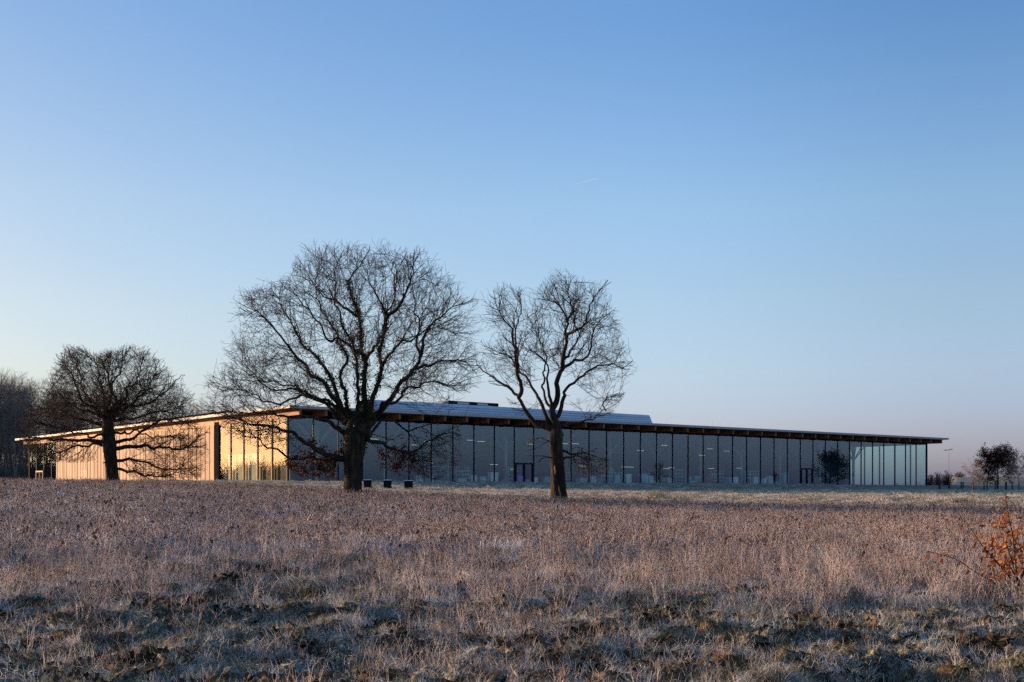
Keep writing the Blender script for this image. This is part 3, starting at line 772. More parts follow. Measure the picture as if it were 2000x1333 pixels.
    p, d_, r_, t_ = shoot(p, outw(p, side(d_, 48, len(p)), .28), rg.uniform(.45, 1.0, len(p))*(1.1-.5*t_)*tw2, np.minimum(r_*.8, tip*.95), 3, .11, .03)
    m_ = rg.random(len(p)) < .6*ntw; p, d_, r_, t_ = p[m_], d_[m_], r_[m_], t_[m_]
    shoot(p, outw(p, side(d_, 50, len(p)), .15), rg.uniform(.2, .5, len(p))*tw2, np.full(len(p), tip*.6), 2, .10, .03)
    p0, p1, ra, rb = [np.concatenate([s[i] for s in segs]) for i in range(4)]
    v, f = prisms(p0, p1, ra, rb)
    tw = link('twigs', mesh_np('twigs', v, f), T, M['twig']); tw['kind'] = 'stuff'
    # ivy on trunk and limbs
    if ivy:
        cs = []
        for (li, y0, y1, n_, sp) in ivy:
            P, Rr, X = allp[li], allr[li], pxs[li]; ok = np.where((X[:, 1] >= y0) & (X[:, 1] <= y1))[0]
            if len(ok) == 0: continue
            j = rg.choice(ok, n_); dr = rg.normal(size=(n_, 3)); dr /= np.linalg.norm(dr, axis=1)[:, None]
            cs.append(P[j]+dr*(Rr[j]+rg.uniform(0, sp, n_))[:, None]+rg.normal(0, .06, (n_, 3)))
        v, f = leaf_cards(np.vstack(cs), .115, rg)
        o = link('ivy', mesh_np('ivy', v, f), T, M['ivy']); o['kind'] = 'stuff'
    if leaves:
        cs = []
        tipn = t1; X = np.stack([1000+F*(tipn[:, 0]+base[0])/(tipn[:, 1]+base[1]), HZ-F*(tipn[:, 2]+base[2]-ZC)/(tipn[:, 1]+base[1])], 1)
        for (cx, cy, rx, ry, n_, sz) in leaves:
            ok = np.where(((X[:, 0]-cx)/rx)**2+((X[:, 1]-cy)/ry)**2 < 1)[0]
            if len(ok) == 0: continue
            cl = rg.choice(ok, max(3, n_//14)); j = rg.choice(cl, n_)
            cs.append(tipn[j]+rg.normal(0, .13, (n_, 3)))
        if cs:
            v, f = leaf_cards(np.vstack(cs), leaves[0][5], rg)
            o = link('dry_leaves', mesh_np('dry_leaves', v, f), T, M[leafmat]); o['kind'] = 'stuff'
    return T, tr, w3, k

# --- the big spreading oak
BIG = [
 (13, 2.5, [(664,898),(620,875),(562,842),(520,827),(482,822),(445,808),(415,795)], -2.5),
 (8, 2, [(652,897),(610,894),(562,892),(532,875),(507,857),(475,850),(430,835)], 2.5),
 (11, 2, [(676,850),(650,826),(620,815),(575,812),(530,806),(490,800),(450,800)], -4.0),
 (9, 2, [(680,830),(650,807),(620,787),(600,777),(575,760),(530,750),(490,742)], 4.0),
 (13, 2.5, [(682,825),(658,785),(638,759),(606,735),(589,712),(568,692),(542,648),(505,611),(488,590)], -3.0),
 (12, 2.5, [(686,825),(665,785),(650,750),(632,721),(609,692),(589,669),(568,634),(551,599),(537,570)], 2.5),
 (8, 2, [(660,800),(635,779),(583,762),(554,756),(525,747),(505,738),(476,721)], -5.0),
 (7, 2, [(655,805),(600,779),(566,782),(537,791),(481,773),(438,759),(400,745)], 4.5),
 (15, 3, [(708,850),(713,808),(711,750),(711,706),(705,648),(699,622),(687,582),(687,547),(708,518),(719,483)], .5),
 (7, 2, [(699,622),(670,602),(641,590),(626,570),(612,556),(580,538)], 2.0),
 (13, 3, [(716,830),(728,793),(737,750),(745,715),(748,669),(754,622),(742,590),(719,559),(711,527)], -1.5),
 (8, 2, [(754,622),(769,599),(786,576),(803,541),(806,518),(824,485)], -3.0),
 (14, 3, [(722,835),(742,802),(769,767),(800,727),(818,701),(821,646),(812,599),(803,556)], 2.5),
 (8, 2, [(818,701),(844,651),(867,622),(890,599),(925,585)], 4.0),
 (7, 2, [(745,715),(780,680),(815,663),(844,634),(870,600)], -4.0),
 (7, 2, [(800,727),(844,709),(885,715),(917,721),(931,738)], 5.0),
 (8, 2, [(735,815),(769,779),(800,762),(832,750),(873,753),(925,773)], -4.5),
 (9, 2, [(715,856),(740,868),(762,875),(810,877),(850,865),(875,857),(905,865)], -2.0),
 (7, 2, [(718,850),(745,826),(770,822),(790,837),(820,835),(855,822),(885,820)], 3.0),
 (4, 1.5, [(790,879),(812,905),(837,922),(862,935)], -3.0),
 (9, 2, [(690,822),(676,780),(672,730),(668,690),(640,640),(622,600),(620,560),(640,510)], 5.0),
 (9, 2, [(700,830),(694,780),(696,730),(690,690),(672,650),(660,610),(655,560),(665,500)], -5.0),
 (8, 2, [(711,706),(730,680),(748,640),(760,590),(765,540),(770,505)], 4.5),
 (7, 2, [(705,690),(670,670),(640,660),(610,630),(590,590),(575,560)], -5.5),
 (6, 1.5, [(668,890),(640,895),(615,905),(590,915)], -2.0),
]
bigpoly = [(398,800),(398,748),(435,712),(455,655),(460,605),(478,572),(520,548),(563,545),(574,512),(603,484),(650,482),(700,478),(748,482),(790,500),(826,484),(848,522),(888,545),(908,572),(932,592),(940,640),(940,700),(934,760),(905,792),(870,800),(800,800),(740,760),(680,760),(600,800),(540,830),(450,820)]
oakA, trA, w3A, kA = oak('oak_tree', 'biggest bare oak with ivy-clad limbs and a broad domed crown', 68.0, 688,
    [(688,972,38),(689,950,35),(690,925,35),(690,895,40),(692,865,44),(697,835,42),(702,815,30)], BIG, bigpoly, (690,640,260,180), 7.5, 1250, 11,
    lowpolys=[([(560,840),(660,860),(650,935),(560,925)], 45, 1.5), ([(715,850),(900,830),(905,900),(860,940),(780,935),(720,900)], 75, 2.5), ([(430,800),(560,810),(600,870),(520,880),(430,850)], 110, 2.5)],
    ivy=[(0,780,880,1500,.12),(9,540,840,2600,.16),(11,600,820,1300,.13),(6,640,810,900,.11),(5,720,820,400,.08),(13,720,830,400,.08),(21,660,820,700,.12),(22,620,820,900,.14)],
    leaves=[(615,908,58,30,1200,.15),(765,897,50,32,620,.15),(690,835,40,30,600,.15),(640,870,40,20,250,.15),(690,880,30,30,350,.15)],
    burr=[(688,880,.5,9),(696,850,.55,10)], ntw=1.0, twig_p=.44, twig_len=(.7,1.7))

# --- the slimmer oak right of it
MID = [
 (13, 2.5, [(1083,842),(1059,830),(1034,815),(1019,786),(1016,776),(994,758),(972,747),(951,729),(935,705)], 1.5),
 (9, 2, [(1016,776),(1021,750),(1014,722),(1001,664),(998,639),(976,610),(954,578)], -1.5),
 (10, 2.5, [(1080,842),(1062,812),(1048,779),(1034,747),(1016,722),(1005,700),(972,693),(958,678)], 3.0),
 (6, 1.8, [(1016,722),(1007,680),(1004,640),(1010,610),(1008,570)], 2.0),
 (16, 3, [(1087,845),(1080,801),(1084,765),(1095,714),(1102,657),(1106,628),(1095,606),(1080,592),(1052,581)], -.5),
 (6, 1.8, [(1106,632),(1116,610),(1109,574),(1115,545)], 1.0),
 (7, 2, [(1078,800),(1070,772),(1070,736),(1066,714),(1034,686),(1016,665)], -3.0),
 (8, 2, [(1094,722),(1131,704),(1156,682),(1170,646),(1185,624),(1199,606)], 3.0),
 (7, 2, [(1102,660),(1138,635),(1149,599),(1174,574),(1187,556)], -2.0),
 (9, 2, [(1090,820),(1098,768),(1116,750),(1149,732),(1181,718),(1210,722),(1236,711)], -2.5),
 (7, 2, [(1092,832),(1138,826),(1167,815),(1181,801),(1192,799)], 2.0),
 (3, 1.5, [(1181,801),(1179,786),(1196,776),(1221,772)], 2.5),
 (5, 1.8, [(1094,880),(1124,884),(1152,887),(1181,902)], -1.5),
 (5, 1.8, [(1096,898),(1131,894),(1160,912),(1185,927)], 1.5),
 (3, 1.2, [(1080,894),(1060,897),(1044,902)], -1.0),
 (3, 1.2, [(1080,862),(1050,862),(1030,866)], 1.5),
 (6, 1.8, [(1080,801),(1060,760),(1055,720),(1060,670),(1050,630),(1055,600)], 4.0),
 (6, 1.8, [(1095,714),(1112,680),(1128,650),(1125,610),(1140,580)], 4.0),
]
midpoly = [(937,706),(942,645),(948,565),(975,550),(1008,562),(1048,572),(1076,534),(1110,538),(1160,558),(1188,553),(1200,602),(1215,650),(1225,698),(1238,712),(1216,740),(1190,760),(1150,775),(1110,740),(1060,720),(1035,760),(1000,770),(975,755)]
oakB, trB, w3B, kB = oak('oak_tree', 'slimmer bare oak with a blackened hollow trunk and forked upright limbs', 72.0, 1091,
    [(1092,982,33),(1090,955,29),(1089,916,27),(1087,875,25),(1087,850,26),(1086,838,20)], MID, midpoly, (1085,655,155,125), 5.6, 900, 23,
    lowpolys=[([(1100,872),(1160,870),(1195,895),(1195,930),(1140,935),(1100,905)], 75, 1.6), ([(1025,855),(1076,850),(1076,912),(1035,908)], 18, 1.2), ([(985,770),(1060,790),(1040,815),(1000,810)], 18, 2.0), ([(1110,780),(1225,765),(1200,810),(1120,825)], 40, 2.0)],
    leaves=[(1150,900,50,35,60,.12)], ntw=1.0, twig_p=.42, twig_len=(.6,1.4), burr=[(1089,846,.3,6)])
def patch(pts, side_off, m, name, parent, w3, D):
    """a raised sliver of a trunk's surface: points (px, py, width px), standing off towards the camera"""
    v = []; P = []
    for px, py, w in pts:
        for t in (-.5, -.2, .2, .5):
            p = w3(px+w*t, py, -side_off*(1-.5*abs(t)*2*abs(t)*2*.6)); v.append(p)
    n = len(pts); f = [(i*4+j, i*4+j+1, i*4+5+j, i*4+4+j) for i in range(n-1) for j in range(3)]
    v2 = [p+np.array([0, .06, 0]) for p in v]; m_ = len(v)
    f2 = [tuple(m_+i for i in q[::-1]) for q in f]
    return link(name, mesh_np(name, np.array(v+v2), np.array(f+f2), True), parent, m)
patch([(1094,905,3),(1095,920,12),(1096,940,17),(1096,960,17),(1096,974,12)], .50, M['dark_bark'], 'hollow', trB, w3B, 72)
patch([(1083,909,1.5),(1084,916,4),(1085,922,3.5),(1084,928,1.5)], .50, M['bare_wood'], 'bare_wood', trB, w3B, 72)
patch([(1091,950,1.5),(1092,958,4),(1094,966,4.5),(1096,975,2)], .57, M['bare_wood'], 'bare_wood', trB, w3B, 72)

# --- the low wide oak on the left
LOW = [
 (9, 2, [(226,875),(270,875),(312,870),(345,880),(390,857),(410,840)], -2.0),
 (7, 2, [(226,900),(275,900),(312,910),(350,915),(387,920)], 2.0),
 (6, 2, [(228,915),(262,920),(280,932),(320,932),(350,922),(380,932)], -1.5),
 (8, 2, [(222,865),(262,850),(282,835),(350,822),(385,815)], 3.5),
 (9, 2, [(208,862),(175,857),(140,857),(100,852),(50,847),(27,832)], -2.0),
 (6, 1.8, [(208,870),(162,872),(125,890),(100,895),(75,892)], 2.5),
 (8, 2, [(206,828),(150,822),(112,812),(82,800),(50,800)], 3.5),
 (8, 2, [(206,820),(175,790),(150,757),(140,732),(120,710),(112,695)], -3.0),
 (8, 2, [(208,815),(195,762),(185,725),(180,688)], 2.0),
 (8, 2, [(212,815),(225,770),(225,737),(245,707),(257,682)], -1.0),
 (8, 2, [(215,815),(250,762),(270,750),(282,712),(287,682)], 3.5),
 (8, 2, [(217,818),(262,792),(312,775),(337,750),(360,737)], -3.5),
 (7, 2, [(217,822),(275,810),(325,800),(370,772)], 1.0),
 (7, 2, [(208,818),(165,800),(125,775),(105,750)], .0),
 (7, 2, [(212,812),(212,760),(205,720),(215,685)], -4.5),
 (6, 2, [(216,815),(245,790),(290,770),(310,735),(315,705)], -4.5),
 (6, 2, [(207,815),(180,775),(160,735),(150,700),(140,680)], 4.5),
 (5, 1.6, [(206,850),(160,845),(110,835),(60,830)], -4.5),
 (5, 1.6, [(222,845),(280,850),(330,850),(380,842)], -4.5),
]
lowpoly = [(25,835),(60,800),(98,742),(112,708),(130,680),(165,680),(182,692),(220,684),(255,676),(290,684),(318,712),(342,742),(370,772),(372,800),(395,840),(330,840),(250,835),(200,840),(130,850),(60,860)]
oakC, trC, w3C, kC = oak('oak_tree', 'low wide bare oak with dense crown before the sunlit timber wall', 80.0, 220,
    [(221,955,28),(219,930,24),(217,900,23),(214,870,25),(211,840,23),(210,820,19)], LOW, lowpoly, (210,770,175,95), 6.5, 1900, 37,
    lowpolys=[([(240,855),(400,845),(415,900),(390,938),(300,942),(245,930)], 210, 2.5), ([(30,850),(195,860),(190,905),(130,905),(70,900)], 130, 2.5)],
    ivy=[(0,830,950,300,.04)], leaves=[(120,880,60,25,70,.12),(300,920,90,25,90,.12)], ntw=1.0, twig_p=.8, twig_len=(.6,1.6))

# --- generic young / far trees
def simple_tree(name, label, loc, H, spread, seed, trunk_r, m, tm, group=None, nb=26, leaf=None, nleaf=0, lsize=.12, crown0=.25, up=.55, tw=3, cat='tree', tip=.012):
    rg = np.random.default_rng(seed); T = thing(name, loc, label, cat, group)
    n = 14; z = np.linspace(-.15, H*.92, n); P = np.stack([np.cumsum(rg.normal(0, H*.008, n)), np.cumsum(rg.normal(0, H*.008, n)), z], 1); Rr = trunk_r*(1-.85*np.linspace(0, 1, n)**1.1)
    v, l, s = tubes([(P, Rr, 7)], seed, .05); link('trunk', mesh_np('trunk', v, l, True, s), T, m)
    S0 = []; lc = []
    def grow(p, d, L, r, ns, w, u):
        q_ = []
        for i in range(ns):
            d = d+rg.normal(0, w, d.shape); d[:, 2] += u; d /= np.linalg.norm(d, axis=1)[:, None]
            q = p+d*(L/ns)[:, None]; S0.append((p, q, r, r*.78)); q_.append((q, d, r*.78)); p, r = q, r*.78
        return q_
    t = rg.uniform(crown0, 1, nb)**.9; zz = t*H*.9; base = np.stack([np.interp(zz, z, P[:, 0]), np.interp(zz, z, P[:, 1]), zz], 1)
    an = rg.uniform(0, 6.28, nb); d = np.stack([np.cos(an), np.sin(an), np.full(nb, up)+.5*(t-.5)], 1); d /= np.linalg.norm(d, axis=1)[:, None]
    L = spread*(1-.65*((t-crown0)/(1-crown0))**1.5)*rg.uniform(.75, 1.15, nb)
    lv = grow(base, d, L, np.maximum(trunk_r*.36*(1-.6*t), tip*1.6), 4, .16, .06)
    for gen in range(2):
        nxt = []
        for (p, d_, r) in lv:
            for rep in range(tw):
                mk = rg.random(len(p)) < (.85 if gen == 0 else .6)
                if not mk.any(): continue
                d2 = d_[mk]*.8+rg.normal(0, .5, d_[mk].shape); d2 /= np.linalg.norm(d2, axis=1)[:, None]
                nxt += grow(p[mk], d2, spread*(.34 if gen == 0 else .17)*rg.uniform(.6, 1.2, mk.sum()), np.maximum(r[mk]*.6, tip), 2, .25, .08)
        lv = nxt
        lc += [p for p, _, _ in lv]
    p0, p1, ra, rb = [np.concatenate([s[i] for s in S0]) for i in range(4)]
    v, f = prisms(p0, p1, ra, rb); o = link('crown', mesh_np('crown', v, f), T, tm); o['kind'] = 'stuff'
    if leaf:
        c = np.vstack(lc); cl = rg.choice(len(c), nleaf); c = c[cl]+rg.normal(0, lsize*.6, (nleaf, 3))
        v, f = leaf_cards(c, lsize, rg); o = link('leaves', mesh_np('leaves', v, f), T, leaf); o['kind'] = 'stuff'
    return T

# wood on the left behind the building
protos = [simple_tree('bare_tree', 'tall thin bare tree in the shaded wood beyond the left end of the building', (0,0,0), h, sp, 50+i, .17, M['wood_twig'], M['wood_twig'], 'bare trees of the wood on the left', nb, crown0=c0, up=.9, tw=3, tip=.010)
          for i, (h, sp, nb, c0) in enumerate(((21, 4.4, 34, .22), (19, 3.8, 32, .25), (23, 4.0, 36, .28), (17, 4.2, 30, .12)))]
wr = np.random.default_rng(3); usedp = set(); cntw = 0
spots = []
for i in range(250):
    d = wr.uniform(258, 330)
    px = wr.uniform(-820, -140) if i < 120 else wr.uniform(-140, 114) if i < 200 else wr.uniform(112, 440)
    spots.append((px, d + (25 if px > 112 else 0)))
for i, (px, d) in enumerate(spots):
    X = (px-1000)/F*d
    if X < -.8*d or (px < -500 and d < 264): continue
    k = i % 4
    o = protos[k] if k not in usedp else copy_tree(protos[k]); usedp.add(k)
    o['label'] = 'tall bare wood tree ' + ('beyond the left edge of the picture' if px < 0 else 'at the left edge of the picture' if px < 38 else 'just left of the building\'s far end' if px < 114 else 'above the roof left of the low oak\'s trunk' if px < 215 else 'above the roof right of the low oak\'s trunk' if px < 330 else 'above the roof close to the biggest oak')
    o.location = (X, d, hz0(X, d)-.2)
    top = np.interp(px, [-500, 0, 60, 110, 170, 300, 420], [735, 738, 745, 762, 770, 785, 786]) + wr.normal(0, 13)
    hgt = (HZ-top)/F*d + (ZC-o.location[2]); sc = hgt/(21, 19, 23, 17)[k]/1.03
    o.scale = (sc*wr.uniform(.85, 1.1), sc*wr.uniform(.85, 1.1), sc); o.rotation_euler = (0, 0, wr.uniform(0, 6.28))
# undergrowth at the wood's foot
def brush(name, boxes, n, size, m, seed, kind='stuff', label=None):
    rg = np.random.default_rng(seed); p0s, p1s = [], []
    for (px0, px1, d0, d1, ytop, frac) in boxes:
        k = int(n*frac); d = rg.uniform(d0, d1, k); px = rg.uniform(px0, px1, k); x = (px-1000)/F*d
        zb = hfun(x, d, False); zt = ZC+(HZ-ytop)/F*d; h = np.maximum(zt-zb, .3)*rg.uniform(.35, 1.05, k)*(.72+.5*fbm(px*.06, d*.2, seed, 2))
        a = np.stack([x, d, zb], 1); dd = rg.normal(0, .35, (k, 3)); dd[:, 2] = 1
        m_ = a+dd*(h*.5)[:, None]; d2 = rg.normal(0, .5, (k, 3)); d2[:, 2] = .9; b = m_+d2*(h*.5)[:, None]
        p0s += [a, m_]; p1s += [m_, b]
        for rep in range(4):
            t = rg.uniform(.3, 1, k)[:, None]; s = a*(1-t)+b*t; e = s+rg.normal(0, .28, (k, 3))*h[:, None]*.5+np.array([0, 0, .15]); p0s.append(s); p1s.append(e)
    p0, p1 = np.vstack(p0s), np.vstack(p1s)
    v, f = prisms(p0, p1, np.full(len(p0), size), np.full(len(p0), size*.6))
    return tag(link(name, mesh_np(name, v, f), None, m), label, None, None, kind)
brush('undergrowth', [(-800, 118, 262, 300, 872, 1.0)], 15000, .024, M['wood_twig'], 5, 'stuff')
# far wood seen only mirrored in the sunlit glass, and hedge line along the right horizon
def far_wood(name, x0, y0, x1, y1, dep, n, h, seed, m):
    rg = np.random.default_rng(seed); t = rg.uniform(0, 1, n); s = rg.uniform(0, dep, n)
    dx, dy = x1-x0, y1-y0; L = math.hypot(dx, dy); x = x0+dx*t-dy/L*s; y = y0+dy*t+dx/L*s
    zb = hfun(x, y, False); hgt = h*(.75+.5*fbm(t*L*.03, s*.05, seed, 2))*rg.uniform(.7, 1.05, n)
    a = np.stack([x, y, zb-1], 1); b = a+np.stack([rg.normal(0, .6, n), rg.normal(0, .6, n), hgt*.75], 1)
    P0, P1, ra, rb = [a], [b], [np.full(n, .13)], [np.full(n, .05)]
    for rep in range(16):
        u = rg.uniform(.3, 1, n)[:, None]; s_ = a*(1-u)+b*u; e = s_+np.stack([rg.normal(0, 1.5, n), rg.normal(0, 1.5, n), rg.uniform(.2, .35, n)*hgt], 1)
        P0.append(s_); P1.append(e); ra.append(np.full(n, .06)); rb.append(np.full(n, .03))
    v, f = prisms(np.vstack(P0), np.vstack(P1), np.concatenate(ra), np.concatenate(rb))
    return tag(link(name, mesh_np(name, v, f), None, m), None, None, None, 'stuff')
far_wood('distant_wood', -330, 120, -440, 470, 34, 2600, 18, 8, M['wood_twig'])
far_wood('distant_hedge', 700, 700, 90, 560, 25, 1100, 7, 9, M['wood_twig'])
far_wood('distant_hedge', 560, -250, 700, 700, 25, 900, 7, 10, M['wood_twig'])

# ------------------------------------------------------------------ right background
M['scrub'] = noise_mat('winter_scrub', [(.3,(.11,.08,.055)),(.5,(.20,.11,.075)),(.7,(.17,.16,.09))], (1,1,1), .3, 3, .9)
def shrub(px0, px1, d, ytop, n, seed, m, label):
    rg = np.random.default_rng(seed); xc = ((px0+px1)/2-1000)/F*d; zb = hz0(xc, d); Hh = ZC+(HZ-ytop)/F*d-zb; w = (px1-px0)/F*d/2
    T = thing('scrub_bush', (xc, d, zb), label, 'bush', 'scrub bushes right of the building')
    an = rg.uniform(0, 6.28, n); rr = rg.uniform(0, 1, n)**.6; el = rg.uniform(.1, 1, n)
    tip_ = np.stack([w*rr*np.cos(an), w*rr*np.sin(an), Hh*np.sqrt(np.clip(1-rr**2*.8, .1, 1))*el], 1)
    a = np.stack([w*.35*rr*np.cos(an), w*.35*rr*np.sin(an), np.zeros(n)], 1); mid = (a+tip_)/2+rg.normal(0, .12*w, (n, 3))
    P0, P1 = [a, mid], [mid, tip_]
    v, f = prisms(np.vstack(P0), np.vstack(P1), np.full(2*n, .022), np.full(2*n, .014)); link('stems', mesh_np('stems', v, f), T, M['twig'])['kind'] = 'stuff'
    c = tip_[rg.choice(n, n*4)]+rg.normal(0, .10*w, (n*4, 3)); c[:, 2] = np.maximum(c[:, 2], .05)
    v, f = leaf_cards(c, .16, rg); link('leaves', mesh_np('leaves', v, f), T, m)['kind'] = 'stuff'
shrub(1806, 1828, 205, 926, 170, 1, M['scrub'], 'low russet scrub bush touching the right end of the glass')
shrub(1822, 1842, 208, 921, 170, 2, M['scrub'], 'bare-topped scrub bush second from the right end of the glass')
shrub(1838, 1862, 212, 917, 210, 3, M['ivy'], 'dark green scrub bush at the foot of the tall lamp post')
shrub(1864, 1884, 300, 921, 160, 4, M['scrub'], 'small grey bush on the skyline below the short lamp post')

def lamp_post(px, d, ytop, heads, label, r=.07):
    x = (px-1000)/F*d; zb = hz0(x, d); h = ZC+(HZ-ytop)/F*d-zb
    T = thing('lamp_post', (x, d, zb-.1), label, 'lamp post', 'lamp posts of the car park')
    MB().bar((0,0,0), (0,0,h), r*1.3, 8, r*.7).build('pole', M['pole'], T)
    for (dx, dz) in heads:
        a = MB().bar((0,0,h+dz), (dx*.5,0,h+dz+.02), .035, 6); a = a.build('arm', M['pole'], T)
        MB().frust(dx*.8, 0, [(h+dz-.05, .36, .14), (h+dz+.03, .42, .17), (h+dz+.10, .26, .11)]).build('lamp_head', M['pole'], T)
lamp_post(1853, 262, 877.5, [(-.9, -.18), (.55, .0)], 'tall double-headed lamp post right of the building', .075)
lamp_post(1885, 300, 903, [(-.75, -1.1)], 'short single-headed lamp post behind the orange sapling', .06)

# dark leafed oak on the right, mirrored in the glass
oakD = simple_tree('oak_tree', 'small oak still holding dark brown leaves beyond the right fence', (0,0,0), 5.8, 3.5, 71, .16, M['bark'], M['twig'], None, 42, M['dark_leaf'], 9000, .20, .2, .45, 3, tip=.01)
p = at(1948, 950, 178.5); oakD.location = (p.x, p.y, hz0(p.x, p.y)-.05)
sap = simple_tree('young_tree', 'thin orange-tinged sapling on a pale stem before the fence', (0,0,0), 3.0, .95, 72, .022, M['bare_wood'], M['bare_wood'], None, 20, M['orange_leaf'], 260, .05, .42, .5, 2, tip=.004)
p = at(1902, 985, 73); sap.location = (p.x, p.y, hz0(p.x, p.y)-.05)
sh = simple_tree('young_tree', 'pale bare shrub on the right picture edge behind the fence', (0,0,0), 4.6, 2.0, 73, .06, M['bare_wood'], M['bare_wood'], None, 26, None, 0, .1, .1, .8, 3, tip=.009)
p = at(1990, 950, 150); sh.location = (p.x, p.y, hz0(p.x, p.y)-.05)
sh2 = simple_tree('young_tree', 'low russet shrub right of the far glass door', (0,0,0), 1.6, 1.1, 74, .03, M['bark'], M['twig'], None, 18, M['oak_leaf'], 300, .10, .1, .6, 2, tip=.006)
sh2.location = W @ Vector((85.5, -6.0, 0)); sh2.location.z = hz0(sh2.location.x, sh2.location.y)-.05

# fence
fx = [1835,1854,1877.5,1881,1900,1922,1928,1944,1965,1977,1990,2008,2027,2046]
p0 = at(1835, 959, 168); Fn = thing('mesh_fence', (p0.x, p0.y, hz0(p0.x, p0.y)), 'low dark wire mesh fence with square posts right of the building', 'fence')
ft = []
for px in fx:
    d = 168-(px-1835)*.03; p = at(px, 959, d); z = hz0(p.x, p.y); ft.append((p.x-p0.x, p.y-p0.y, z-Fn.location.z))
    thick = .10 if px in (1835, 1854, 1900, 1965) else .065
    MB().box(p.x-p0.x-thick, p.x-p0.x+thick, p.y-p0.y-thick, p.y-p0.y+thick, z-Fn.location.z-.2, z-Fn.location.z+1.32).build('fence_post', M['post'], Fn)
wm = MB()
for a, b in zip(ft[:-1], ft[1:]):
    for h in np.linspace(.12, 1.2, 7): wm.bar((a[0], a[1], a[2]+h), (b[0], b[1], b[2]+h), .013, 3)
    n_ = max(2, int(abs(b[0]-a[0])/.14))
    for t in np.arange(1, n_)/n_: wm.bar((a[0]+(b[0]-a[0])*t, a[1]+(b[1]-a[1])*t, a[2]+(b[2]-a[2])*t+.08), (a[0]+(b[0]-a[0])*t, a[1]+(b[1]-a[1])*t, a[2]+(b[2]-a[2])*t+1.22), .005, 3)
wm.build('wire_mesh', M['post'], Fn)['kind'] = 'stuff'

# contrail far up
dC = 20000.0
c0, c1 = at(1122, 361, dC), at(1165, 348.5, dC)
ct = thing('contrail', tuple(c1), 'thin short white contrail high in the clear blue sky', 'contrail')
v, l, s = tubes([(np.array([(c0-c1)*t for t in np.linspace(1, 0, 9)]), np.linspace(2.5, 9, 9), 8)], 1)
link('trail', mesh_np('trail', v, l, True, s), ct, M['trail'])
MB().bar((-12,0,0), (26,0,8), 2.4, 6, 1).bar((0,-25,0), (0,25,0), 1, 4).build('aircraft', M['contrail'], ct)

# ------------------------------------------------------------------ frosted vegetation of the field
M['frost_blade'] = noise_mat('frosted_blade', [(.25,(.055,.055,.026)),(.43,(.18,.17,.105)),(.6,(.46,.44,.38)),(.8,(.80,.78,.73))], (1,1,1), 7, 3, .8, rand=.5, translucent=.2)
M['straw'] = noise_mat('pinkish_straw', [(.2,(.47,.385,.35)),(.42,(.68,.60,.57)),(.6,(.80,.745,.725)),(.8,(.90,.87,.86))], (1,1,1), 5, 3, .8, rand=.5, translucent=.45)
M['stalk'] = noise_mat('brown_stalk', [(.25,(.34,.24,.19)),(.5,(.62,.52,.47)),(.75,(.80,.73,.70))], (1,1,1), 4, 3, .8, rand=.45, translucent=.3)
M['head'] = noise_mat('seed_head', [(.3,(.09,.05,.038)),(.7,(.38,.28,.23))], (1,1,1), 9, 3, .9, rand=.5)
M['dead_leaf'] = noise_mat('dead_weed_leaf', [(.3,(.03,.022,.014)),(.7,(.12,.075,.04))], (1,1,1), 6, 3, .9, rand=.5)

def blades(rg, n, rad, hmin, hmax, w, bend, nseg=3):
    an = rg.uniform(0, 6.28, n); rr = rad*np.sqrt(rg.random(n)); b = np.stack([rr*np.cos(an), rr*np.sin(an), np.full(n, -.02)], 1)
    da = rg.uniform(0, 6.28, n); out = np.stack([np.cos(da), np.sin(da), np.zeros(n)], 1); sd = np.stack([-np.sin(da), np.cos(da), np.zeros(n)], 1)
    H = rg.uniform(hmin, hmax, n); bd = rg.uniform(*bend, n); V_ = []
    for k in range(nseg+1):
        t = k/nseg; th = bd*t
        c = b+out*(H*np.sin(th)*t)[:, None]*.9; c[:, 2] += H*t*np.cos(th*.8)
        ww = w*(1-.8*t)
        V_.append(c-sd*ww/2); V_.append(c+sd*ww/2)
    V_ = np.stack(V_, 1); m = 2*(nseg+1); base = (np.arange(n)*m)[:, None]
    f = np.stack([base+np.array([[2*k, 2*k+1, 2*k+3, 2*k+2]]) for k in range(nseg)], 1).reshape(-1, 4)
    return V_.reshape(-1, 3), f

class Multi:
    def __init__(s): s.v = []; s.l = []; s.z = []; s.m = []; s.n = 0
    def add(s, v, f, mi):
        f = np.asarray(f); s.v.append(v); s.l.append((f+s.n).ravel()); s.z.append(np.full(len(f), f.shape[1])); s.m.append(np.full(len(f), mi)); s.n += len(v)
    def mesh(s, name, mats):
        me = mesh_np(name, np.vstack(s.v), np.concatenate(s.l), False, np.concatenate(s.z))
        for m in mats: me.materials.append(m)
        me.polygons.foreach_set('material_index', np.concatenate(s.m).astype(np.int32)); return me

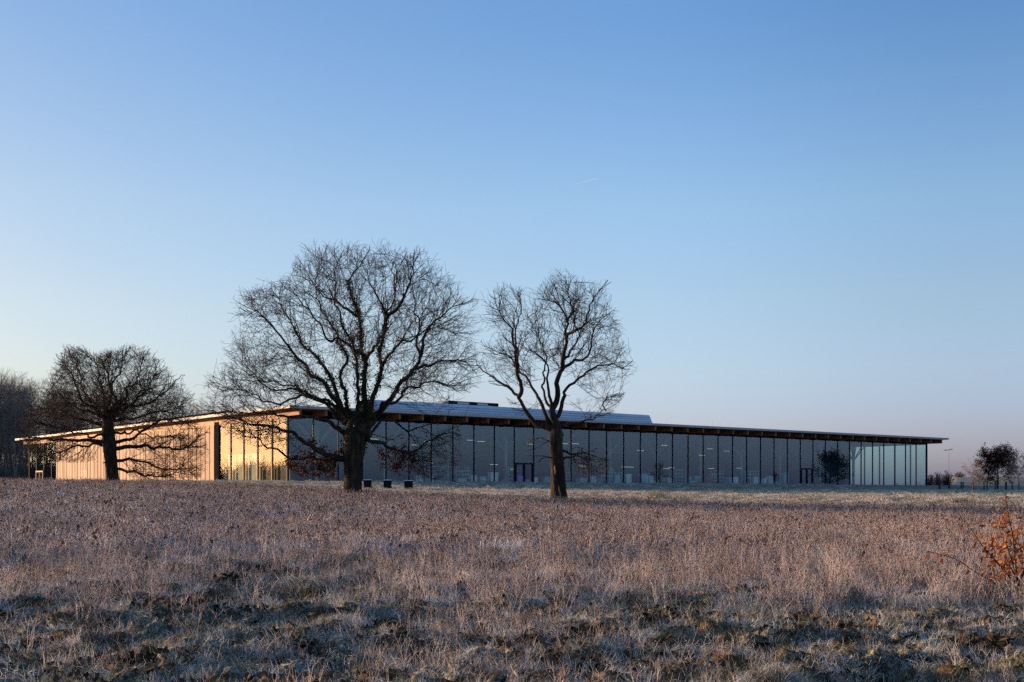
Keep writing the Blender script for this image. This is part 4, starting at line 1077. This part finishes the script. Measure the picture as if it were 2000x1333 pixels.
def weed(rg, mb, H, n, rad, branch=True, headsize=.012):
    """upright dry stalks with side shoots and seed heads"""
    an = rg.uniform(0, 6.28, n); rr = rad*np.sqrt(rg.random(n)); p = np.stack([rr*np.cos(an), rr*np.sin(an), np.full(n, -.02)], 1)
    d = rg.normal(0, .22, (n, 3)); d[:, 2] = 1; d /= np.linalg.norm(d, axis=1)[:, None]; L = H*rg.uniform(.55, 1.1, n)
    P0, P1, ra, rb = [], [], [], []; tips = []
    for k in range(3):
        d = d+rg.normal(0, .14, d.shape); d /= np.linalg.norm(d, axis=1)[:, None]; q = p+d*(L/3)[:, None]
        P0.append(p); P1.append(q); ra.append(np.full(n, .0028)); rb.append(np.full(n, .0022))
        if branch and k > 0:
            for rep in range(2):
                e = d+rg.normal(0, .5, d.shape); e[:, 2] = np.abs(e[:, 2]); e /= np.linalg.norm(e, axis=1)[:, None]; t = q+e*(L*rg.uniform(.12, .32, n))[:, None]
                P0.append(q); P1.append(t); ra.append(np.full(n, .0019)); rb.append(np.full(n, .0014)); tips.append(t)
        p = q
    tips.append(p)
    v, f = prisms(np.vstack(P0), np.vstack(P1), np.concatenate(ra), np.concatenate(rb)); mb.add(v, f, 0)
    t = np.vstack(tips); t = t[rg.random(len(t)) < .55]; m = len(t)
    if headsize and m:
        s = headsize*rg.uniform(.5, 1.4, m)[:, None]
        o = np.array([[1,0,0],[-1,0,0],[0,1,0],[0,-1,0],[0,0,1.3],[0,0,-1.]])
        v = (t[:, None]+s[:, None]*o[None]).reshape(-1, 3); b = (np.arange(m)*6)[:, None]
        f = np.concatenate([b+np.array([x]) for x in ((0,2,4),(2,1,4),(1,3,4),(3,0,4),(2,0,5),(1,2,5),(3,1,5),(0,3,5))])
        mb.add(v, f, 1)

src = bpy.data.collections.new('field_plants')        # not linked to the scene: only instanced
kinds = {}
def source(kind, me):
    o = bpy.data.objects.new('field_plant', me); src.objects.link(o); kinds.setdefault(kind, []).append(o); return o
sr = np.random.default_rng(99)
order = []
def reg(kind, me):
    o = bpy.data.objects.new('plant_%03d' % len(order), me); src.objects.link(o); order.append(kind)
for i in range(4):                                     # low frosted grass
    mb = Multi(); mb.add(*blades(sr, 70, .20, .05, .20, .0055, (.6, 2.0)), 0); reg('grass', mb.mesh('frosted_grass', [M['frost_blade']]))
for i in range(4):                                     # pinkish straw grass
    mb = Multi(); mb.add(*blades(sr, 70, .18, .16, .38, .0045, (.2, 1.1)), 0); reg('straw', mb.mesh('straw_grass', [M['straw']]))
for i in range(5):                                     # dry weeds with heads
    mb = Multi(); weed(sr, mb, .48, 5, .14, True, .010); mb.add(*blades(sr, 14, .14, .1, .3, .005, (.3, 1.2)), 2); reg('weed', mb.mesh('dry_weed', [M['stalk'], M['head'], M['straw']]))
for i in range(3):                                     # dead leafy rosettes
    mb = Multi(); c = np.stack([sr.normal(0, .10, 46), sr.normal(0, .10, 46), sr.uniform(0, .10, 46)], 1); mb.add(*leaf_cards(c, .07, sr), 0); reg('rosette', mb.mesh('dead_rosette', [M['dead_leaf']]))
for i in range(4):                                     # far patches: fewer, broader strokes over 1.2 m
    mb = Multi(); mb.add(*blades(sr, 190, .62, .12, .36, .011, (.2, 1.3), 2), 2); mb.add(*blades(sr, 90, .62, .05, .18, .016, (.4, 1.4), 2), 3)
    weed(sr, mb, .42, 9, .6, True, .016); weed(sr, mb, .40, 1, .6, True, .032); reg('patch', mb.mesh('field_patch', [M['stalk'], M['head'], M['straw'], M['frost_blade']]))
M['clod'] = noise_mat('earth_clod', [(.3,(.03,.02,.012)),(.52,(.10,.065,.03)),(.66,(.17,.125,.06)),(.82,(.34,.33,.32))], (1,1,1), 7, 8, .95, 1.0)
M['moss'] = noise_mat('mossy_hummock', [(.28,(.025,.022,.012)),(.43,(.085,.077,.046)),(.57,(.22,.205,.155)),(.75,(.52,.51,.47))], (1,1,1), 26, 8, .95, .8, rand=.12)
for i in range(4):                                     # low mossy hummocks with a fringe of blades
    u_, w_ = 16, 7; pts = [(0, 0, .5)]
    for a in range(1, w_+1):
        for b_ in range(u_):
            t, q_ = a/w_*1.57, 2*math.pi*b_/u_; kx, ky = math.sin(t)*math.cos(q_), math.sin(t)*math.sin(q_)
            kk = 1+.75*float(fbm(np.array([kx*2+i*9.]), np.array([ky*2+math.cos(t)]), 77+i, 3)[0])+.07*sr.normal()
            pts.append((kx*kk, ky*kk, .5*math.cos(t)*kk-.06))
    pts = np.array(pts)*.22
    fq = np.array([(1+(a*u_)+b_, 1+(a*u_)+(b_+1) % u_, 1+((a+1)*u_)+(b_+1) % u_, 1+((a+1)*u_)+b_) for a in range(w_-1) for b_ in range(u_)])[:, ::-1]
    ft_ = np.array([(0, 1+b_, 1+(b_+1) % u_) for b_ in range(u_)])
    mb = Multi(); mb.add(pts, fq, 0); mb.add(pts, ft_, 0)
    v_, f_ = blades(sr, 170, .25, .05, .16, .005, (.6, 2.0)); v_[:, 2] += .05; mb.add(v_, f_, 1) if i < 3 else None
    reg('hummock', mb.mesh('mossy_hummock', [M['moss'] if i < 3 else M['clod'], M['frost_blade']]))
M['turf'] = noise_mat('frosted_turf', [(.25,(.20,.18,.11)),(.45,(.40,.35,.26)),(.62,(.60,.54,.45)),(.8,(.78,.74,.68))], (1,1,1), .5, 4, .85, rand=.4, translucent=.15, coord='Object')
for i in range(3):                                     # short turf patches of the mown strip
    mb = Multi(); mb.add(*blades(sr, 200, .8, .04, .13, .022, (.4, 1.5), 2), 0); reg('turf', mb.mesh('turf_patch', [M['turf']]))

def scatter(n, d0, d1, kind, smin, smax, dens=None, ua=.86, lean=.12, mow=False):
    n = int(n*1.33)
    d = np.sqrt(sr.uniform(d0*d0, d1*d1, n)); a = sr.uniform(-math.atan(ua), math.atan(ua), n); x, y = d*np.sin(a), d*np.cos(a)
    keep = np.ones(n, bool)
    if dens is not None: keep &= sr.random(n) < dens(x, y)
    mw = mown(x, y); keep &= (mw > .5) if mow else (mw < .5)
    s_ = (x-C0[0])*EY+(y-C0[1])*EX; q = (x-C0[0])*(-EX)+(y-C0[1])*EY
    keep &= ~((s_ > -.5) & (s_ < 117.6) & (q > -.3))
    x, y = x[keep], y[keep]; ids = np.array([i for i, k in enumerate(order) if k == kind]); m = len(x)
    return np.stack([x, y, hfun(x, y)], 1), sr.choice(ids, m), np.stack([sr.normal(0, lean, m), sr.normal(0, lean, m), sr.uniform(0, 6.28, m)], 1), sr.uniform(smin, smax, m)
lump = lambda x, y: sstep(vnoise(x*1.3, y*1.3, 51)+.6*vnoise(x*2.9, y*2.9, 52), -.18, .22)
pk = lambda x, y: (.35+.65*lump(x, y))*(.12+1.1*sstep(vnoise(x*.3, y*.3, 41)+.5*vnoise(x*1.1, y*1.1, 42)+np.clip((np.hypot(x, y)-16)/40, -.25, .4), -.22, .36))
gk = lambda x, y: (.15+1.0*lump(x+7, y+3))*(1.2-.7*sstep(vnoise(x*.3, y*.3, 41)+.5*vnoise(x*1.1, y*1.1, 42), -.1, .4))
groups = {
 'frosted_grass': [scatter(15000, 6, 16, 'grass', .45, 1.1, gk, lean=.3), scatter(26000, 16, 34, 'grass', .7, 1.6, gk, lean=.3)],
 'dry_weeds': [scatter(1900, 8, 16, 'straw', .3, .72, pk), scatter(9500, 16, 34, 'straw', .4, .95, pk), scatter(2400, 8, 16, 'weed', .25, .8, pk), scatter(15000, 16, 40, 'weed', .5, 1.1, pk), scatter(2600, 7, 30, 'rosette', .5, 1.4)],
 'mossy_hummocks': [scatter(1250, 7.5, 15, 'hummock', .3, .95, lean=.3), scatter(3000, 14, 28, 'hummock', .4, 1.15, lean=.3, dens=lambda x, y: lump(x*.4+3, y*.4)), scatter(1800, 26, 46, 'hummock', .5, 1.2, lean=.3, dens=lambda x, y: lump(x*.4+3, y*.4))],
 'field_growth': [scatter(23000, 26, 90, 'patch', .75, 1.2)],
 'mown_turf': [scatter(20000, 64, 175, 'turf', .7, 1.3, mow=True)],
}
def scatter_object(name, parts):
    P = np.vstack([p[0] for p in parts]); I = np.concatenate([p[1] for p in parts]); Rr = np.vstack([p[2] for p in parts]); Sc = np.concatenate([p[3] for p in parts])
    me = bpy.data.meshes.new(name); me.vertices.add(len(P)); me.vertices.foreach_set('co', P.astype(np.float32).ravel())
    a = me.attributes.new('kind', 'INT', 'POINT'); a.data.foreach_set('value', I.astype(np.int32))
    a = me.attributes.new('turn', 'FLOAT_VECTOR', 'POINT'); a.data.foreach_set('vector', Rr.astype(np.float32).ravel())
    a = me.attributes.new('size', 'FLOAT', 'POINT'); a.data.foreach_set('value', Sc.astype(np.float32))
    o = link(name, me); o['kind'] = 'stuff'
    g = bpy.data.node_groups.new(name+'_nodes', 'GeometryNodeTree')
    g.interface.new_socket('Geometry', in_out='INPUT', socket_type='NodeSocketGeometry'); g.interface.new_socket('Geometry', in_out='OUTPUT', socket_type='NodeSocketGeometry')
    N, L = g.nodes, g.links
    gi, go = N.new('NodeGroupInput'), N.new('NodeGroupOutput'); ci = N.new('GeometryNodeCollectionInfo'); ip = N.new('GeometryNodeInstanceOnPoints')
    ci.inputs['Collection'].default_value = src; ci.inputs['Separate Children'].default_value = True; ci.inputs['Reset Children'].default_value = True
    def na(n, t):
        k = N.new('GeometryNodeInputNamedAttribute'); k.data_type = t; k.inputs['Name'].default_value = n; return k.outputs['Attribute']
    ip.inputs['Pick Instance'].default_value = True
    L.new(gi.outputs[0], ip.inputs['Points']); L.new(ci.outputs[0], ip.inputs['Instance'])
    L.new(na('kind', 'INT'), ip.inputs['Instance Index'])
    e2r = N.new('FunctionNodeEulerToRotation'); L.new(na('turn', 'FLOAT_VECTOR'), e2r.inputs[0]); L.new(e2r.outputs[0], ip.inputs['Rotation'])
    L.new(na('size', 'FLOAT'), ip.inputs['Scale']); L.new(ip.outputs[0], go.inputs[0])
    md = o.modifiers.new('scatter', 'NODES'); md.node_group = g
    return o
for nm, parts in groups.items(): scatter_object(nm, parts)

# ------------------------------------------------------------------ earth clods and single plants in the field
def clod(px, py, w, label, seed, hs=.75):
    d = 12.0
    for _ in range(25):
        x = (px-1000)/F*d; d += .6*((ZC-hz(x, d))*F/max(py-HZ, 1)-d)
    x = (px-1000)/F*d; r = w/F*d/2; rg = np.random.default_rng(seed); u_, w_ = 18, 11; pts = []
    for a in range(w_+1):
        for b in range(u_):
            t, p_ = math.pi*a/w_, 2*math.pi*b/u_; n = np.array([math.sin(t)*math.cos(p_), math.sin(t)*math.sin(p_), math.cos(t)])
            k = 1+.55*float(fbm(np.array([n[0]*1.6+seed]), np.array([n[1]*1.6+n[2]*1.3]), seed, 3)[0])+.06*rg.normal()*(0 < a < w_)
            pts.append(n*k*r*np.array([1, .9, hs]))
    f = [(a*u_+b, a*u_+(b+1) % u_, (a+1)*u_+(b+1) % u_, (a+1)*u_+b) for a in range(w_) for b in range(u_)]
    o = link('earth_clod', mesh_np('earth_clod', np.array(pts), np.array(f)[:, ::-1], False), None, M['clod'], (x, d, hz(x, d)+r*.3))
    o.rotation_euler = (0, 0, seed); tag(o, label, 'earth clod', 'earth clods in the frosted field')
clod(620, 1204, 52, 'largest mossy brown earth clod left of centre in the frosty foreground', 2)
clod(581, 1219, 30, 'smaller brown clod leaning against the largest mossy clod', 3)
clod(588, 1255, 44, 'upright ochre earth clod just below the largest mossy clod', 4, 1.0)
clod(557, 1162, 28, 'brown clod behind and left of the largest mossy clod', 5)
clod(658, 1166, 34, 'brown clod behind and right of the largest mossy clod', 6)
clod(884, 1287, 40, 'dark brown clod near the bottom edge in the centre', 7)
clod(985, 1302, 46, 'flat brown clod right of the centre on the bottom edge', 8, .5)
clod(439, 1200, 26, 'small brown clod farthest left in the foreground', 9)
clod(1300, 1262, 44, 'flat rusty brown clod right of centre in the foreground', 10, .5)
clod(783, 1125, 26, 'small dark clod in the middle of the field', 12)

# russet-leaved oak bush on the right edge of the field
def briar(pts, r0, r1, depth):
    P = []
    for (px, py), dd in zip(pts, depth): p = at(px, py, dd); P.append([p.x, p.y, p.z, 0])
    return spline(P, .08)[:, :3]
bd = 17.5; bxp = at(2012, 1170, bd); bzz = hz(bxp.x, bxp.y)
OB = thing('oak_bush', (bxp.x, bxp.y, bzz), 'rust-orange leaved oak bush on the right edge of the field', 'bush')
bo = np.array([bxp.x, bxp.y, bzz]); org = np.random.default_rng(5)
stems = [([(2012,1172),(2008,1120),(2003,1060),(1998,1010),(1992,960)], [0,-.1,-.2,-.3,-.3]),
         ([(2005,1140),(1975,1105),(1950,1075),(1932,1050),(1920,1030)], [0,-.2,-.4,-.5,-.6]),
         ([(2006,1150),(1980,1130),(1955,1120),(1930,1112)], [0,.2,.5,.6]),
         ([(2008,1130),(1985,1090),(1965,1060),(1955,1052)], [0,.3,.6,.7]),
         ([(2010,1150),(2030,1090),(2050,1030),(2060,985)], [0,.1,.2,.2]),
         ([(2010,1160),(2045,1120),(2090,1080),(2120,1060)], [0,-.2,-.4,-.4]),
         ([(2008,1165),(1960,1150),(1905,1120),(1860,1092),(1800,1076)], [0,-.2,-.4,-.4,-.3]),
         ([(2005,1120),(1990,1070),(1975,1030),(1990,1000)], [0,-.4,-.7,-.8]),
         ([(2012,1150),(2020,1090),(2012,1040),(2025,1000)], [0,.6,.9,1.0])]
leafpts = []
for n, (pts, dp) in enumerate(stems):
    P = briar([(a-(22 if n != 6 else 0), b) for a, b in pts], 0, 0, [bd+x for x in dp])-bo; P = P+np.cumsum(org.normal(0, .006, P.shape), 0)*np.linspace(0, 1, len(P))[:, None]
    v, l, s = tubes([(P, np.linspace(.016 if n < 6 else .009, .004, len(P)), 6)], n); link('branch', mesh_np('branch', v, l, True, s), OB, M['bark'])
    nl = (52, 44, 30, 40, 20, 10, 9, 46, 46)[n]; t = org.uniform(.22 if n != 6 else .45, 1, nl); j = (t*(len(P)-1)).astype(int)
    leafpts.append(P[j]+org.normal(0, .055 if n != 6 else .03, (nl, 3)))
lm_ = []
for i in range(4):                                     # lobed, curled oak leaves
    prof = [(0,0),(.25,.16),(.38,.11),(.52,.24),(.64,.15),(.8,.20),(1,.0)]
    lv = [(x, 0, -.10*math.sin(x*3)*(.6+.3*i)) for x, w in prof]
    up_ = [(x, w, .12*w*4*(.4+.25*i)-.10*math.sin(x*3)*(.6+.3*i)) for x, w in prof[1:-1]]; dn_ = [(x, -w, .10*w*4*(.4+.2*i)-.10*math.sin(x*3)*(.6+.3*i)) for x, w in prof[1:-1]]
    v = lv+up_+dn_; f = []; nL = len(lv)
    for a in range(nL-1):
        for off, fl in ((nL, 0), (nL+len(up_), 1)):
            A_, B_ = (off+a-1 if 0 < a else None), (off+a if a < nL-2 else None)
            q = [a, a+1]+([B_] if B_ is not None else [])+([A_] if A_ is not None else []); f.append(tuple(q) if not fl else tuple(q[::-1]))
    me = bpy.data.meshes.new('oak_leaf'); me.from_pydata(v, [], f); me.update(); me.materials.append(M['orange_leaf']); lm_.append(me)
for c in np.vstack(leafpts):
    o = link('leaf', lm_[org.integers(4)], OB, None, tuple(c)); s_ = org.uniform(.085, .135); o.scale = (s_, s_, s_)
    o.rotation_euler = (org.normal(0, 1.0), org.uniform(-.4, 1.4), org.uniform(0, 6.28))

# bare arching briar beside it
BR = thing('bare_briar', (at(1884, 1130, 20).x, 20, hz(at(1884, 1130, 20).x, 20)), 'thin bare arching stem standing left of the orange bush', 'plant')
bo = np.array(BR.location)
for pts in ([(1884,1135),(1883,1060),(1880,1025),(1872,1003),(1856,995),(1835,997)], [(1882,1060),(1890,1040),(1893,1025)], [(1881,1030),(1872,1022),(1868,1015)]):
    P = briar(pts, 0, 0, [20]*len(pts))-bo; v, l, s = tubes([(P, np.linspace(.007, .003, len(P)), 5)], 1); link('stem', mesh_np('stem', v, l, True, s), BR, M['twig'])

def tuft(px, py, d, n, rad, h0, h1, w, m, label, name, seed):
    rg = np.random.default_rng(seed); x = (px-1000)/F*d; mb = Multi(); mb.add(*blades(rg, n, rad, h0, h1, w, (.1, .8)), 0)
    o = link(name, mb.mesh(name, [m]), None, None, (x, d, hz(x, d)-.01)); tag(o, label, 'plant'); return o
M['yellow'] = noise_mat('yellow_green_blade', [(.3,(.10,.11,.02)),(.7,(.26,.24,.06))], (1,1,1), 4, 2, .8)
tuft(570, 1085, 30, 160, .35, .3, .75, .007, M['straw'], 'pale dry grass tuft standing up left of centre in the field', 'grass_tuft', 1)
tuft(632, 1045, 43, 90, .3, .4, .9, .02, M['dead_leaf'], 'dark dead dock plant below the big oak in the field', 'dock_plant', 2)
tuft(890, 1085, 30, 60, .2, .2, .5, .012, M['yellow'], 'small green-yellow weed in the middle of the field', 'green_weed', 3)
tuft(1285, 975, 85, 120, .55, .25, .55, .03, M['yellow'], 'olive weed clump on the mown strip right of the slimmer oak', 'olive_weed', 4)
tuft(728, 966, 74, 80, .5, .2, .45, .03, M['yellow'], 'yellowish weed just right of the big trunk', 'yellow_weed', 5)
tuft(642, 975, 66, 60, .45, .2, .4, .03, M['yellow'], 'yellowish weed just left of the big trunk', 'yellow_weed', 6)
tuft(1873, 985, 78, 110, .6, .25, .5, .03, M['dead_leaf'], 'dull brown weed clump left of the pale sapling stem', 'brown_weed', 7)
